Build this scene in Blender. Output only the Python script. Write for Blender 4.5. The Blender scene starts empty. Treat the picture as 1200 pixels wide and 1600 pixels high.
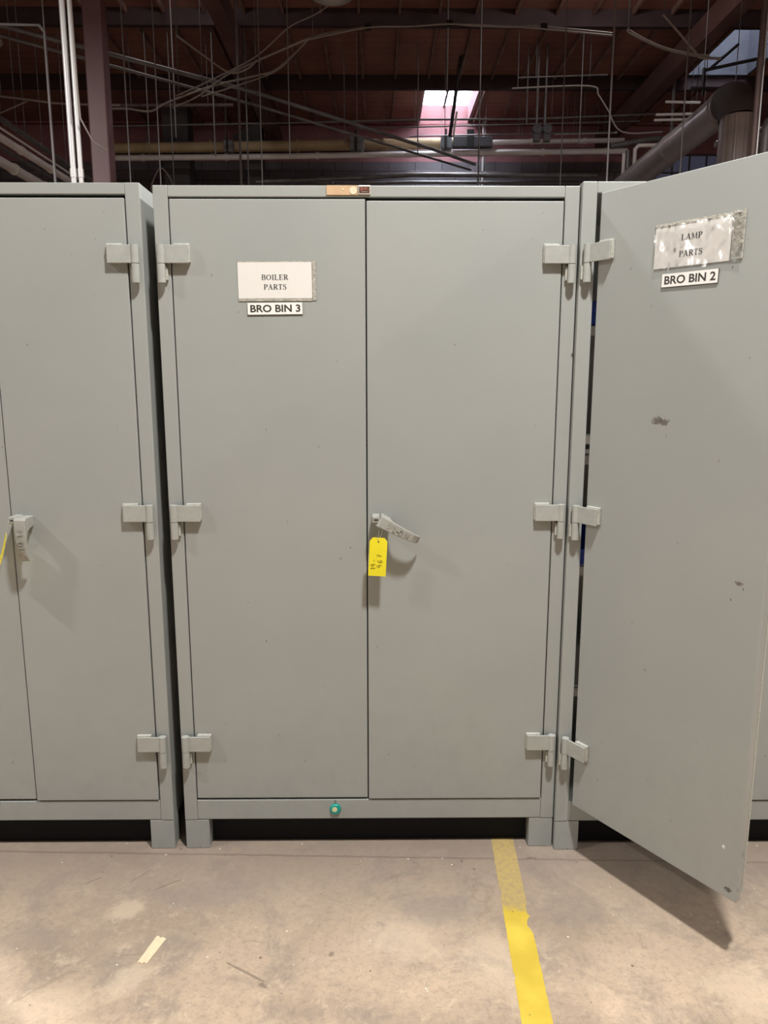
import bpy, bmesh, math, random
from mathutils import Vector, Matrix, noise

PI = math.pi
scene = bpy.context.scene
COL = scene.collection

# ------------------------------------------------------------------ camera
cam_d = bpy.data.cameras.new('camera')
cam_d.sensor_fit = 'VERTICAL'
cam_d.sensor_height = 24.0
cam_d.lens = 1176.9 / 1600.0 * 24.0
cam_d.clip_start = 0.05
cam_d.clip_end = 200
cam = bpy.data.objects.new('camera', cam_d)
COL.objects.link(cam)
YAW, PITCH, ROLL = 0.0091, 0.1796, -0.0003
fw = Vector((math.sin(YAW) * math.cos(PITCH), math.cos(YAW) * math.cos(PITCH), -math.sin(PITCH)))
r0 = Vector((math.cos(YAW), -math.sin(YAW), 0))
u0 = r0.cross(fw)
rr = math.cos(ROLL) * r0 + math.sin(ROLL) * u0
uu = rr.cross(fw)
m = Matrix((rr, uu, -fw)).transposed().to_4x4()
m.translation = Vector((0.0281, -2.2752, 1.5513))
cam.matrix_world = m
scene.camera = cam

# ------------------------------------------------------------------ world, lamps, exposure
w = bpy.data.worlds.new('sky')
scene.world = w
w.use_nodes = True
bg = w.node_tree.nodes['Background']
bg.inputs['Color'].default_value = (0.86, 0.91, 1.0, 1)
bg.inputs['Strength'].default_value = 24.0

def lamp(x, y, z, power, size=0.42, color=(1.0, 0.985, 0.955), spread=None):
    d = bpy.data.lights.new('bay_or_fill_lamp', 'AREA')
    d.shape = 'DISK'
    d.size = size
    d.energy = power
    d.color = color
    if spread: d.spread = spread
    o = bpy.data.objects.new('bay_or_fill_lamp', d)
    o.location = (x, y, z)
    COL.objects.link(o)
    return o

for x, e in ((-15.2, 150), (-9.9, 150), (-4.6, 150), (0.7, 285), (6.0, 150), (11.3, 120)):   # row over the aisle in front of the cabinets
    lamp(x, -1.75, 5.0, e, 0.32)
for x in (-4.6, 0.7, 6.0):                         # row behind the photographer
    lamp(x, -7.0, 5.0, 28)
lamp(-3.7, 1.7, 4.4, 130, 0.28)                    # row behind the cabinets
lamp(1.9, 1.7, 4.4, 330, 0.28)
for x in (-2.4, 3.2):                              # added unseen fill lamps that brighten the rear pipes
    lamp(x, 8.6, 6.9, 24, 0.3).rotation_euler.x = math.radians(48)

vs = scene.view_settings
vs.view_transform = 'Standard'
vs.look = 'None'
vs.exposure = 0.0
vs.gamma = 1.0
vs.use_curve_mapping = False

# ------------------------------------------------------------------ tagging
def tag(o, label=None, cat=None, group=None, kind=None):
    if label: o['label'] = label
    if cat: o['category'] = cat
    if group: o['group'] = group
    if kind: o['kind'] = kind
    return o

def empty(name, loc, rz=0, label=None, cat=None, group=None, parent=None):
    o = bpy.data.objects.new(name, None)
    o.empty_display_size = 0.05
    COL.objects.link(o)
    o.location = loc
    o.rotation_euler = (0, 0, rz)
    if parent: o.parent = parent
    return tag(o, label, cat, group)

# ------------------------------------------------------------------ materials
def new_mat(name):
    mt = bpy.data.materials.new(name)
    mt.use_nodes = True
    nt = mt.node_tree
    return mt, nt, nt.nodes['Principled BSDF']

def simple(name, col, rough=0.6, metal=0.0, var=0.0, scale=8.0, bump=0.0, bscale=60.0, coat=0.0):
    mt, nt, b = new_mat(name)
    b.inputs['Roughness'].default_value = rough
    b.inputs['Metallic'].default_value = metal
    if coat: b.inputs['Coat Weight'].default_value = coat
    N = nt.nodes; L = nt.links
    tc = N.new('ShaderNodeTexCoord')
    nz = N.new('ShaderNodeTexNoise'); nz.inputs['Scale'].default_value = scale; nz.inputs['Detail'].default_value = 5
    L.new(tc.outputs['Object'], nz.inputs['Vector'])
    rp = N.new('ShaderNodeValToRGB')
    rp.color_ramp.elements[0].position = 0.3; rp.color_ramp.elements[1].position = 0.7
    rp.color_ramp.elements[0].color = tuple(c * (1 - var) for c in col) + (1,)
    rp.color_ramp.elements[1].color = tuple(min(1, c * (1 + var)) for c in col) + (1,)
    L.new(nz.outputs['Fac'], rp.inputs['Fac'])
    L.new(rp.outputs['Color'], b.inputs['Base Color'])
    if bump:
        n2 = N.new('ShaderNodeTexNoise'); n2.inputs['Scale'].default_value = bscale
        L.new(tc.outputs['Object'], n2.inputs['Vector'])
        bp = N.new('ShaderNodeBump'); bp.inputs['Strength'].default_value = bump; bp.inputs['Distance'].default_value = 0.002
        L.new(n2.outputs['Fac'], bp.inputs['Height'])
        L.new(bp.outputs['Normal'], b.inputs['Normal'])
    return mt

def mixc(nt, fac, a, b):
    n = nt.nodes.new('ShaderNodeMix'); n.data_type = 'RGBA'
    for s, v in ((0, fac), (6, a), (7, b)):
        if hasattr(v, 'links') or isinstance(v, bpy.types.NodeSocket): nt.links.new(v, n.inputs[s])
        elif s == 0: n.inputs[0].default_value = v
        else: n.inputs[s].default_value = tuple(v) + (1,)
    return n.outputs[2]

def math_n(nt, op, a, b=None, clamp=False):
    n = nt.nodes.new('ShaderNodeMath'); n.operation = op; n.use_clamp = clamp
    for i, v in enumerate((a, b)):
        if v is None: continue
        if isinstance(v, bpy.types.NodeSocket): nt.links.new(v, n.inputs[i])
        else: n.inputs[i].default_value = v
    return n.outputs[0]

def ramp(nt, src, p0, p1, c0=(0, 0, 0), c1=(1, 1, 1)):
    rp = nt.nodes.new('ShaderNodeValToRGB')
    rp.color_ramp.elements[0].position = p0; rp.color_ramp.elements[1].position = p1
    rp.color_ramp.elements[0].color = tuple(c0) + (1,); rp.color_ramp.elements[1].color = tuple(c1) + (1,)
    nt.links.new(src, rp.inputs['Fac'])
    return rp.outputs['Color']

def noise_n(nt, vec, scale, detail=4, rough=0.5, dist=0.0):
    n = nt.nodes.new('ShaderNodeTexNoise')
    n.inputs['Scale'].default_value = scale; n.inputs['Detail'].default_value = detail
    n.inputs['Roughness'].default_value = rough; n.inputs['Distortion'].default_value = dist
    nt.links.new(vec, n.inputs['Vector'])
    return n.outputs['Fac']

def specks(nt, vec, scale, size, share):
    """sparse irregular chips: voronoi cells picked at random"""
    v = nt.nodes.new('ShaderNodeTexVoronoi'); v.inputs['Scale'].default_value = scale
    nt.links.new(vec, v.inputs['Vector'])
    sep = nt.nodes.new('ShaderNodeSeparateColor'); nt.links.new(v.outputs['Color'], sep.inputs[0])
    pick = math_n(nt, 'LESS_THAN', sep.outputs[0], share)
    rad = math_n(nt, 'MULTIPLY', sep.outputs[1], size)
    near = math_n(nt, 'LESS_THAN', v.outputs['Distance'], rad)
    return math_n(nt, 'MULTIPLY', pick, near)

def paint(name, col, spots=()):
    """old grey enamel on sheet steel: slight unevenness, dark chips; spots = (x, y, z, radius, colour, stretch)"""
    mt, nt, b = new_mat(name)
    tc = nt.nodes.new('ShaderNodeTexCoord')
    vec = tc.outputs['Object']
    n1 = noise_n(nt, vec, 2.3, 4, 0.55)
    c = ramp(nt, n1, 0.3, 0.7, tuple(x * f for x, f in zip(col, (0.955, 0.965, 0.965))), tuple(x * f for x, f in zip(col, (1.035, 1.025, 1.02))))
    n2 = noise_n(nt, vec, 9, 6, 0.7)
    c = mixc(nt, math_n(nt, 'MULTIPLY', ramp(nt, n2, 0.60, 0.78), 0.10), c, tuple(x * 0.62 for x in col))
    mp = nt.nodes.new('ShaderNodeMapping'); mp.inputs['Scale'].default_value = (1, 1, 0.45)
    nt.links.new(vec, mp.inputs['Vector'])
    c = mixc(nt, math_n(nt, 'MULTIPLY', specks(nt, mp.outputs[0], 30, 0.11, 0.26), 0.85), c, (0.06, 0.055, 0.05))
    c = mixc(nt, math_n(nt, 'MULTIPLY', specks(nt, mp.outputs[0], 70, 0.10, 0.035), 0.6), c, (0.09, 0.08, 0.07))
    # more scuffs near the floor: kicked and mopped
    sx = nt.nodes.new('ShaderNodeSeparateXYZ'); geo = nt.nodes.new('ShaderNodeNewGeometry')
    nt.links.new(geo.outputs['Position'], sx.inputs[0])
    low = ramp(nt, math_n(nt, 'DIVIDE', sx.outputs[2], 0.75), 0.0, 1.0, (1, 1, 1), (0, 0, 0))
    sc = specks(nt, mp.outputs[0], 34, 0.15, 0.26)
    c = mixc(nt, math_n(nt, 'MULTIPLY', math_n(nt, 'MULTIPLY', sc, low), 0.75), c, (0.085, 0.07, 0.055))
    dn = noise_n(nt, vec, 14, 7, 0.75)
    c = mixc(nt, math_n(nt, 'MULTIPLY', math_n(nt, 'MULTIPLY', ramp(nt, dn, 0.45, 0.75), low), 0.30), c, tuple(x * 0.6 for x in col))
    for (x, y, z, r, cc, st) in spots:
        s = nt.nodes.new('ShaderNodeMapping')
        s.inputs['Location'].default_value = (-x / 1, -y, -z); 
        nt.links.new(vec, s.inputs['Vector'])
        s2 = nt.nodes.new('ShaderNodeMapping'); s2.inputs['Scale'].default_value = (1 / st, 1, 1)
        nt.links.new(s.outputs[0], s2.inputs['Vector'])
        ln = nt.nodes.new('ShaderNodeVectorMath'); ln.operation = 'LENGTH'
        nt.links.new(s2.outputs[0], ln.inputs[0])
        nn = noise_n(nt, vec, 0.9 / r, 5, 0.7)
        dd = math_n(nt, 'ADD', math_n(nt, 'DIVIDE', ln.outputs['Value'], r), math_n(nt, 'MULTIPLY', math_n(nt, 'SUBTRACT', nn, 0.5), 3.2))
        c = mixc(nt, math_n(nt, 'MULTIPLY', ramp(nt, dd, 0.75, 1.0, (1, 1, 1), (0, 0, 0)), 0.85), c, cc)
    nt.links.new(c, b.inputs['Base Color'])
    rg = ramp(nt, noise_n(nt, vec, 5, 4), 0.3, 0.7, (0.36,) * 3, (0.46,) * 3)
    nt.links.new(rg, b.inputs['Roughness'])
    bp = nt.nodes.new('ShaderNodeBump'); bp.inputs['Strength'].default_value = 0.12; bp.inputs['Distance'].default_value = 0.004
    nt.links.new(noise_n(nt, vec, 3.2, 2), bp.inputs['Height'])
    nt.links.new(bp.outputs['Normal'], b.inputs['Normal'])
    return mt

GREY = (0.345, 0.357, 0.341)
M = {}
M['paint'] = paint('grey_enamel', GREY)
M['paint_open'] = paint('grey_enamel_smudged', GREY, spots=(
    (0.256, 0.014, 1.431, 0.011, (0.12, 0.10, 0.085), 1.5), (0.275, 0.014, 1.428, 0.009, (0.12, 0.10, 0.085), 1.8),
    (0.543, 0.014, 0.323, 0.006, (0.8, 0.8, 0.78), 0.7),
    (0.523, 0.014, 1.038, 0.006, (0.13, 0.11, 0.09), 2.2), (0.565, 0.014, 0.207, 0.007, (0.05, 0.045, 0.04), 1.6)))
M['hinge'] = simple('hinge_enamel', (0.385, 0.395, 0.365), 0.45, var=0.06, scale=40, bump=0.25, bscale=120)
M['weld'] = simple('weld_bead', (0.46, 0.46, 0.41), 0.5, var=0.15, scale=120, bump=0.8, bscale=260)
M['cast'] = simple('painted_casting', (0.36, 0.36, 0.325), 0.38, var=0.08, scale=60, bump=0.3, bscale=150)
M['paper'] = simple('paper', (0.86, 0.84, 0.80), 0.7, var=0.01)
M['ink'] = simple('ink', (0.02, 0.02, 0.025), 0.6)
M['brown_ink'] = simple('dark_print', (0.045, 0.035, 0.03), 0.5)
M['magnet'] = simple('magnet_edge', (0.03, 0.028, 0.026), 0.7)
M['yellow_tag'] = simple('yellow_card', (0.92, 0.80, 0.02), 0.5, var=0.03, scale=20)
M['pen'] = simple('ballpoint', (0.10, 0.08, 0.01), 0.5)
M['wire'] = simple('galvanised_wire', (0.62, 0.60, 0.55), 0.35, metal=0.6)
M['brass'] = simple('tan_plate', (0.60, 0.41, 0.25), 0.35, var=0.08, scale=30)
M['cream'] = simple('cream_disc', (0.70, 0.64, 0.46), 0.45)
M['chrome'] = simple('bright_metal', (0.75, 0.68, 0.60), 0.3, metal=0.4)
M['badge_dark'] = simple('badge_dark', (0.07, 0.035, 0.02), 0.4)
M['badge_red'] = simple('badge_red', (0.78, 0.26, 0.21), 0.45)
M['teal'] = simple('teal_plastic', (0.0, 0.33, 0.26), 0.3)
M['disc'] = simple('cream_dot', (0.75, 0.68, 0.42), 0.5)
M['masking'] = simple('masking_tape', (0.80, 0.64, 0.43), 0.7, var=0.07, scale=60, bump=0.3)
M['blue'] = simple('blue_plastic', (0.008, 0.04, 0.30), 0.35)
M['white_box'] = simple('white_card', (0.75, 0.74, 0.72), 0.6)
M['shelf'] = simple('shelf_steel', (0.36, 0.36, 0.34), 0.45, var=0.05)
M['can'] = simple('tin', (0.35, 0.33, 0.34), 0.3, metal=0.6)
# building
M['oldred'] = simple('oxide_red_steel', (0.095, 0.043, 0.043), 0.5, var=0.12, scale=5, bump=0.2)
M['purlin'] = simple('dark_timber', (0.040, 0.020, 0.022), 0.85, var=0.25, scale=3)
M['rafter'] = simple('rafter_timber', (0.22, 0.115, 0.09), 0.8, var=0.3, scale=4)
M['girder'] = simple('glulam', (0.12, 0.055, 0.045), 0.75, var=0.25, scale=2)
M['steel'] = simple('dull_steel', (0.20, 0.185, 0.18), 0.45, metal=0.5, var=0.2, scale=6)
M['rod'] = simple('hanger_steel', (0.17, 0.155, 0.155), 0.5, metal=0.2, var=0.3, scale=4)
M['conduit'] = simple('bright_conduit', (0.62, 0.60, 0.59), 0.4, metal=0.2)
M['insul'] = simple('tan_lagging', (0.50, 0.37, 0.22), 0.8, var=0.15, scale=3)
M['whitepipe'] = simple('white_lagged_pipe', (0.84, 0.77, 0.74), 0.6, var=0.08, scale=3)
M['darkpipe'] = simple('dark_pipe', (0.09, 0.055, 0.05), 0.6, var=0.2)
M['galv'] = simple('galvanised_duct', (0.48, 0.43, 0.42), 0.32, metal=0.4, var=0.12, scale=3)
M['dullduct'] = simple('dusty_duct', (0.09, 0.08, 0.085), 0.7, var=0.15, scale=2)
M['boxgrey'] = simple('grey_box', (0.22, 0.22, 0.24), 0.5, var=0.1)
M['cable'] = simple('cable_sheath', (0.26, 0.22, 0.20), 0.6)
M['black'] = simple('black_rubber', (0.015, 0.013, 0.013), 0.6)
M['under_shade'] = simple('under_shade_black', (0.006, 0.006, 0.008), 0.9)  # near-black that stands in for the shade under the cabinets
M['hood'] = simple('lamp_hood_enamel', (0.28, 0.25, 0.24), 0.4, var=0.1)
M['shaftwhite'] = simple('shaft_lining', (0.085, 0.083, 0.105), 0.7, var=0.1, scale=5)
M['shaftpink'] = simple('shaft_lining_pink', (0.30, 0.145, 0.16), 0.8, var=0.1, scale=5)

def floor_mat():
    mt, nt, b = new_mat('concrete')
    tc = nt.nodes.new('ShaderNodeTexCoord'); vec = tc.outputs['Object']
    a = noise_n(nt, vec, 2.1, 6, 0.6, 0.6)
    c = ramp(nt, a, 0.36, 0.66, (0.42, 0.32, 0.235), (0.74, 0.565, 0.40))
    bn = noise_n(nt, vec, 5.0, 10, 0.74, 0.4)
    c = mixc(nt, math_n(nt, 'MULTIPLY', ramp(nt, bn, 0.50, 0.64), 0.70), c, (0.29, 0.235, 0.195))
    cn = noise_n(nt, vec, 13, 10, 0.8, 0.5)
    c = mixc(nt, math_n(nt, 'MULTIPLY', ramp(nt, cn, 0.54, 0.64), 0.5), c, (0.74, 0.60, 0.43))
    fn = noise_n(nt, vec, 48, 10, 0.9, 0.2)
    c = mixc(nt, math_n(nt, 'MULTIPLY', ramp(nt, fn, 0.48, 0.62), 0.55), c, (0.24, 0.19, 0.15))
    fw_ = noise_n(nt, vec, 30, 10, 0.9, 0.5)
    c = mixc(nt, math_n(nt, 'MULTIPLY', ramp(nt, fw_, 0.57, 0.64), 0.55), c, (0.78, 0.66, 0.52))
    # darker towards the cabinet fronts
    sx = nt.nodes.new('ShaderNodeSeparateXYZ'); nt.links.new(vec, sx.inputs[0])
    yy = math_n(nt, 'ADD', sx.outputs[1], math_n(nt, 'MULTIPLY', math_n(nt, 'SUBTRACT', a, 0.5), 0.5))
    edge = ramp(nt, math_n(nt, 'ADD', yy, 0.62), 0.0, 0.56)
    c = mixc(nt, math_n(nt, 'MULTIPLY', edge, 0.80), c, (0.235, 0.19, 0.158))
    # pale and dark specks
    c = mixc(nt, math_n(nt, 'MULTIPLY', specks(nt, vec, 34, 0.10, 0.34), 0.9), c, (0.85, 0.80, 0.68))
    c = mixc(nt, math_n(nt, 'MULTIPLY', specks(nt, vec, 27, 0.11, 0.22), 0.7), c, (0.06, 0.045, 0.035))
    # pale patches and old scrape marks, each where it lies on the floor
    def local(px, py, ang, sx_, sy_):
        m_ = nt.nodes.new('ShaderNodeMapping'); m_.vector_type = 'TEXTURE'
        m_.inputs['Location'].default_value = (px, py, 0); m_.inputs['Rotation'].default_value = (0, 0, ang); m_.inputs['Scale'].default_value = (sx_, sy_, 1)
        nt.links.new(vec, m_.inputs['Vector'])
        l_ = nt.nodes.new('ShaderNodeVectorMath'); l_.operation = 'LENGTH'; nt.links.new(m_.outputs[0], l_.inputs[0])
        return l_.outputs['Value']
    wob = math_n(nt, 'MULTIPLY', math_n(nt, 'SUBTRACT', noise_n(nt, vec, 16, 6, 0.7), 0.5), 1.8)
    for (px, py, an, ax_, ay_, st_) in ((-.71, -.29, .2, .07, .05, .36), (-.63, -.56, .9, .10, .05, .4), (-.80, -.62, 0, .12, .08, .3), (.10, -.42, 0, .12, .10, .3), (.35, -.50, .3, .10, .12, .3), (.98, -.60, 0, .12, .10, .35)):
        dd = math_n(nt, 'ADD', local(px, py, an, ax_, ay_), wob)
        c = mixc(nt, math_n(nt, 'MULTIPLY', ramp(nt, dd, 0.5, 1.3, (1, 1, 1), (0, 0, 0)), st_), c, (0.74, 0.60, 0.44))
    for (px, py, an, ax_, ay_, st_) in ((.20, -.30, 0, .16, .09, .45), (-.45, -.22, .1, .20, .08, .4), (.62, -.30, .4, .12, .10, .35), (-.95, -.40, 0, .14, .08, .4)):
        dd = math_n(nt, 'ADD', local(px, py, an, ax_, ay_), wob)
        c = mixc(nt, math_n(nt, 'MULTIPLY', ramp(nt, dd, 0.5, 1.3, (1, 1, 1), (0, 0, 0)), st_), c, (0.25, 0.21, 0.185))
    wob2 = math_n(nt, 'MULTIPLY', math_n(nt, 'SUBTRACT', noise_n(nt, vec, 60, 5, 0.7), 0.5), 1.4)
    for (px, py, an, ax_, ay_) in ((-.325, -.53, -.54, .085, .0045), (-.27, -.575, -.5, .018, .008), (-.10, -.47, 1.2, .010, .008), (-.72, -.14, .9, .045, .003), (-.62, -.18, .6, .06, .003), (.530, -.062, -.1, .022, .006), (.44, -.15, 0, .010, .010), (-.86, -.16, .7, .04, .003)):
        dd = math_n(nt, 'ADD', local(px, py, an, ax_, ay_), wob2)
        c = mixc(nt, math_n(nt, 'MULTIPLY', ramp(nt, dd, 0.6, 1.1, (1, 1, 1), (0, 0, 0)), .6), c, (0.14, 0.105, 0.08))
    # hairline cracks
    wv = nt.nodes.new('ShaderNodeTexVoronoi'); wv.feature = 'DISTANCE_TO_EDGE'; wv.inputs['Scale'].default_value = 1.3
    mp = nt.nodes.new('ShaderNodeMapping'); mp.inputs['Scale'].default_value = (0.55, 1.0, 1)
    ds = nt.nodes.new('ShaderNodeVectorMath'); ds.operation = 'ADD'
    nzc = nt.nodes.new('ShaderNodeTexNoise'); nzc.inputs['Scale'].default_value = 3; nzc.inputs['Detail'].default_value = 6
    nt.links.new(vec, nzc.inputs['Vector'])
    sc = nt.nodes.new('ShaderNodeVectorMath'); sc.operation = 'SCALE'; sc.inputs['Scale'].default_value = 0.35
    nt.links.new(nzc.outputs['Color'], sc.inputs[0])
    nt.links.new(vec, ds.inputs[0]); nt.links.new(sc.outputs[0], ds.inputs[1])
    nt.links.new(ds.outputs[0], mp.inputs['Vector']); nt.links.new(mp.outputs[0], wv.inputs['Vector'])
    cr = ramp(nt, wv.outputs['Distance'], 0.001, 0.006, (1, 1, 1), (0, 0, 0))
    brk = ramp(nt, noise_n(nt, vec, 4.0, 3), 0.50, 0.60)
    c = mixc(nt, math_n(nt, 'MULTIPLY', math_n(nt, 'MULTIPLY', cr, brk), 0.28), c, (0.12, 0.095, 0.075))
    # saw-cut line that runs in front of the cabinet feet
    q = math_n(nt, 'ABSOLUTE', math_n(nt, 'ADD', math_n(nt, 'ADD', sx.outputs[1], math_n(nt, 'MULTIPLY', sx.outputs[0], 0.033)),
        math_n(nt, 'ADD', math_n(nt, 'MULTIPLY', math_n(nt, 'SUBTRACT', noise_n(nt, vec, 18, 5), 0.5), 0.012), 0.050)))
    jl = ramp(nt, q, 0.0012, 0.005, (1, 1, 1), (0, 0, 0))
    c = mixc(nt, math_n(nt, 'MULTIPLY', jl, 0.6), c, (0.12, 0.09, 0.075))
    nt.links.new(c, b.inputs['Base Color'])
    rg = ramp(nt, bn, 0.35, 0.7, (0.42,) * 3, (0.66,) * 3)
    nt.links.new(rg, b.inputs['Roughness'])
    bp = nt.nodes.new('ShaderNodeBump'); bp.inputs['Strength'].default_value = 0.25; bp.inputs['Distance'].default_value = 0.004
    nt.links.new(fn, bp.inputs['Height']); nt.links.new(bp.outputs['Normal'], b.inputs['Normal'])
    return mt
M['floor'] = floor_mat()

def stripe_mat():
    mt, nt, b = new_mat('yellow_floor_paint')
    tc = nt.nodes.new('ShaderNodeTexCoord'); vec = tc.outputs['Object']
    sx = nt.nodes.new('ShaderNodeSeparateXYZ'); nt.links.new(vec, sx.inputs[0])
    n = noise_n(nt, vec, 60, 9, 0.85, 0.2)
    g = ramp(nt, noise_n(nt, vec, 9, 4), 0.4, 0.7, (0.60, 0.43, 0.045), (0.72, 0.54, 0.07))
    worn = ramp(nt, math_n(nt, 'ADD', math_n(nt, 'ADD', sx.outputs[1], 0.31), math_n(nt, 'MULTIPLY', math_n(nt, 'SUBTRACT', noise_n(nt, vec, 25, 3), 0.5), 0.08)), 0.0, 0.03)
    pale = mixc(nt, ramp(nt, n, 0.42, 0.62), (0.50, 0.37, 0.13), (0.36, 0.27, 0.15))
    c = mixc(nt, worn, g, pale)
    c = mixc(nt, math_n(nt, 'MULTIPLY', ramp(nt, n, 0.64, 0.72), 0.5), c, (0.36, 0.25, 0.10))
    c = mixc(nt, specks(nt, vec, 45, 0.12, 0.15), c, (0.22, 0.16, 0.06))
    nt.links.new(c, b.inputs['Base Color'])
    b.inputs['Roughness'].default_value = 0.5
    return mt
M['stripe'] = stripe_mat()

def boards_mat():
    mt, nt, b = new_mat('roof_boards')
    tc = nt.nodes.new('ShaderNodeTexCoord'); vec = tc.outputs['Object']
    n = noise_n(nt, vec, 0.9, 6, 0.6)
    c = ramp(nt, n, 0.3, 0.7, (0.17, 0.062, 0.048), (0.30, 0.125, 0.088))
    wv = nt.nodes.new('ShaderNodeTexWave'); wv.bands_direction = 'Y'; wv.inputs['Scale'].default_value = 1.3; wv.inputs['Distortion'].default_value = 0.6
    nt.links.new(vec, wv.inputs['Vector'])
    c = mixc(nt, math_n(nt, 'MULTIPLY', wv.outputs['Fac'], 0.18), c, (0.09, 0.03, 0.022))
    nt.links.new(c, b.inputs['Base Color']); b.inputs['Roughness'].default_value = 0.85
    return mt
M['boards'] = boards_mat()

def block_mat():
    mt, nt, b = new_mat('painted_block_wall')
    tc = nt.nodes.new('ShaderNodeTexCoord'); vec = tc.outputs['Object']
    mp = nt.nodes.new('ShaderNodeMapping'); mp.inputs['Rotation'].default_value = (-PI / 2, 0, 0)
    nt.links.new(vec, mp.inputs['Vector'])
    br = nt.nodes.new('ShaderNodeTexBrick')
    br.inputs['Scale'].default_value = 1.0
    br.inputs['Brick Width'].default_value = 0.61; br.inputs['Row Height'].default_value = 0.205; br.inputs['Mortar Size'].default_value = 0.010
    br.inputs['Color1'].default_value = (0.17, 0.15, 0.165, 1); br.inputs['Color2'].default_value = (0.14, 0.125, 0.14, 1); br.inputs['Mortar'].default_value = (0.07, 0.06, 0.065, 1)
    nt.links.new(mp.outputs[0], br.inputs['Vector'])
    sx = nt.nodes.new('ShaderNodeSeparateXYZ'); nt.links.new(vec, sx.inputs[0])
    up = math_n(nt, 'GREATER_THAN', sx.outputs[2], 6.35)
    c = mixc(nt, up, br.outputs['Color'], (0.36, 0.165, 0.175))
    led = math_n(nt, 'LESS_THAN', math_n(nt, 'ABSOLUTE', math_n(nt, 'SUBTRACT', sx.outputs[2], 7.14)), 0.02)
    c = mixc(nt, led, c, (0.16, 0.03, 0.03))
    c = mixc(nt, math_n(nt, 'MULTIPLY', ramp(nt, noise_n(nt, vec, 3, 6), 0.45, 0.75), 0.3), c, (0.08, 0.045, 0.05))
    nt.links.new(c, b.inputs['Base Color']); b.inputs['Roughness'].default_value = 0.85
    return mt
M['block'] = block_mat()
M['farwall'] = simple('dark_wall', (0.07, 0.06, 0.055), 0.9, var=0.15, scale=1)

def glass_mat(name, tint, gloss=0.10, rough=0.08, spec=(1, 1, 1)):
    mt = bpy.data.materials.new(name); mt.use_nodes = True
    nt = mt.node_tree; nt.nodes.clear()
    out = nt.nodes.new('ShaderNodeOutputMaterial')
    tr = nt.nodes.new('ShaderNodeBsdfTransparent'); tr.inputs[0].default_value = tuple(tint) + (1,)
    gl = nt.nodes.new('ShaderNodeBsdfGlossy'); gl.inputs['Roughness'].default_value = rough; gl.inputs['Color'].default_value = tuple(spec) + (1,)
    lw = nt.nodes.new('ShaderNodeLayerWeight'); lw.inputs['Blend'].default_value = 0.35
    f = math_n(nt, 'MULTIPLY', lw.outputs['Fresnel'], 1.0)
    f = math_n(nt, 'ADD', math_n(nt, 'MULTIPLY', f, 0.6), gloss, True)
    mx = nt.nodes.new('ShaderNodeMixShader')
    nt.links.new(f, mx.inputs[0]); nt.links.new(tr.outputs[0], mx.inputs[1]); nt.links.new(gl.outputs[0], mx.inputs[2])
    nt.links.new(mx.outputs[0], out.inputs[0])
    return mt
M['glass'] = glass_mat('skylight_glass', (0.92, 0.95, 0.97), 0.04)
M['sleeve'] = glass_mat('clear_sleeve', (0.985, 0.985, 0.98), 0.03, 0.12)
M['sleeve_wrinkled'] = glass_mat('wrinkled_sleeve', (0.98, 0.975, 0.97), 0.13, 0.14)

mt = bpy.data.materials.new('dusk_pane'); mt.use_nodes = True
b = mt.node_tree.nodes['Principled BSDF']
b.inputs['Base Color'].default_value = (0.05, 0.05, 0.08, 1); b.inputs['Roughness'].default_value = 0.5
b.inputs['Emission Color'].default_value = (0.42, 0.42, 0.66, 1); b.inputs['Emission Strength'].default_value = 0.07
M['pane'] = mt

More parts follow.
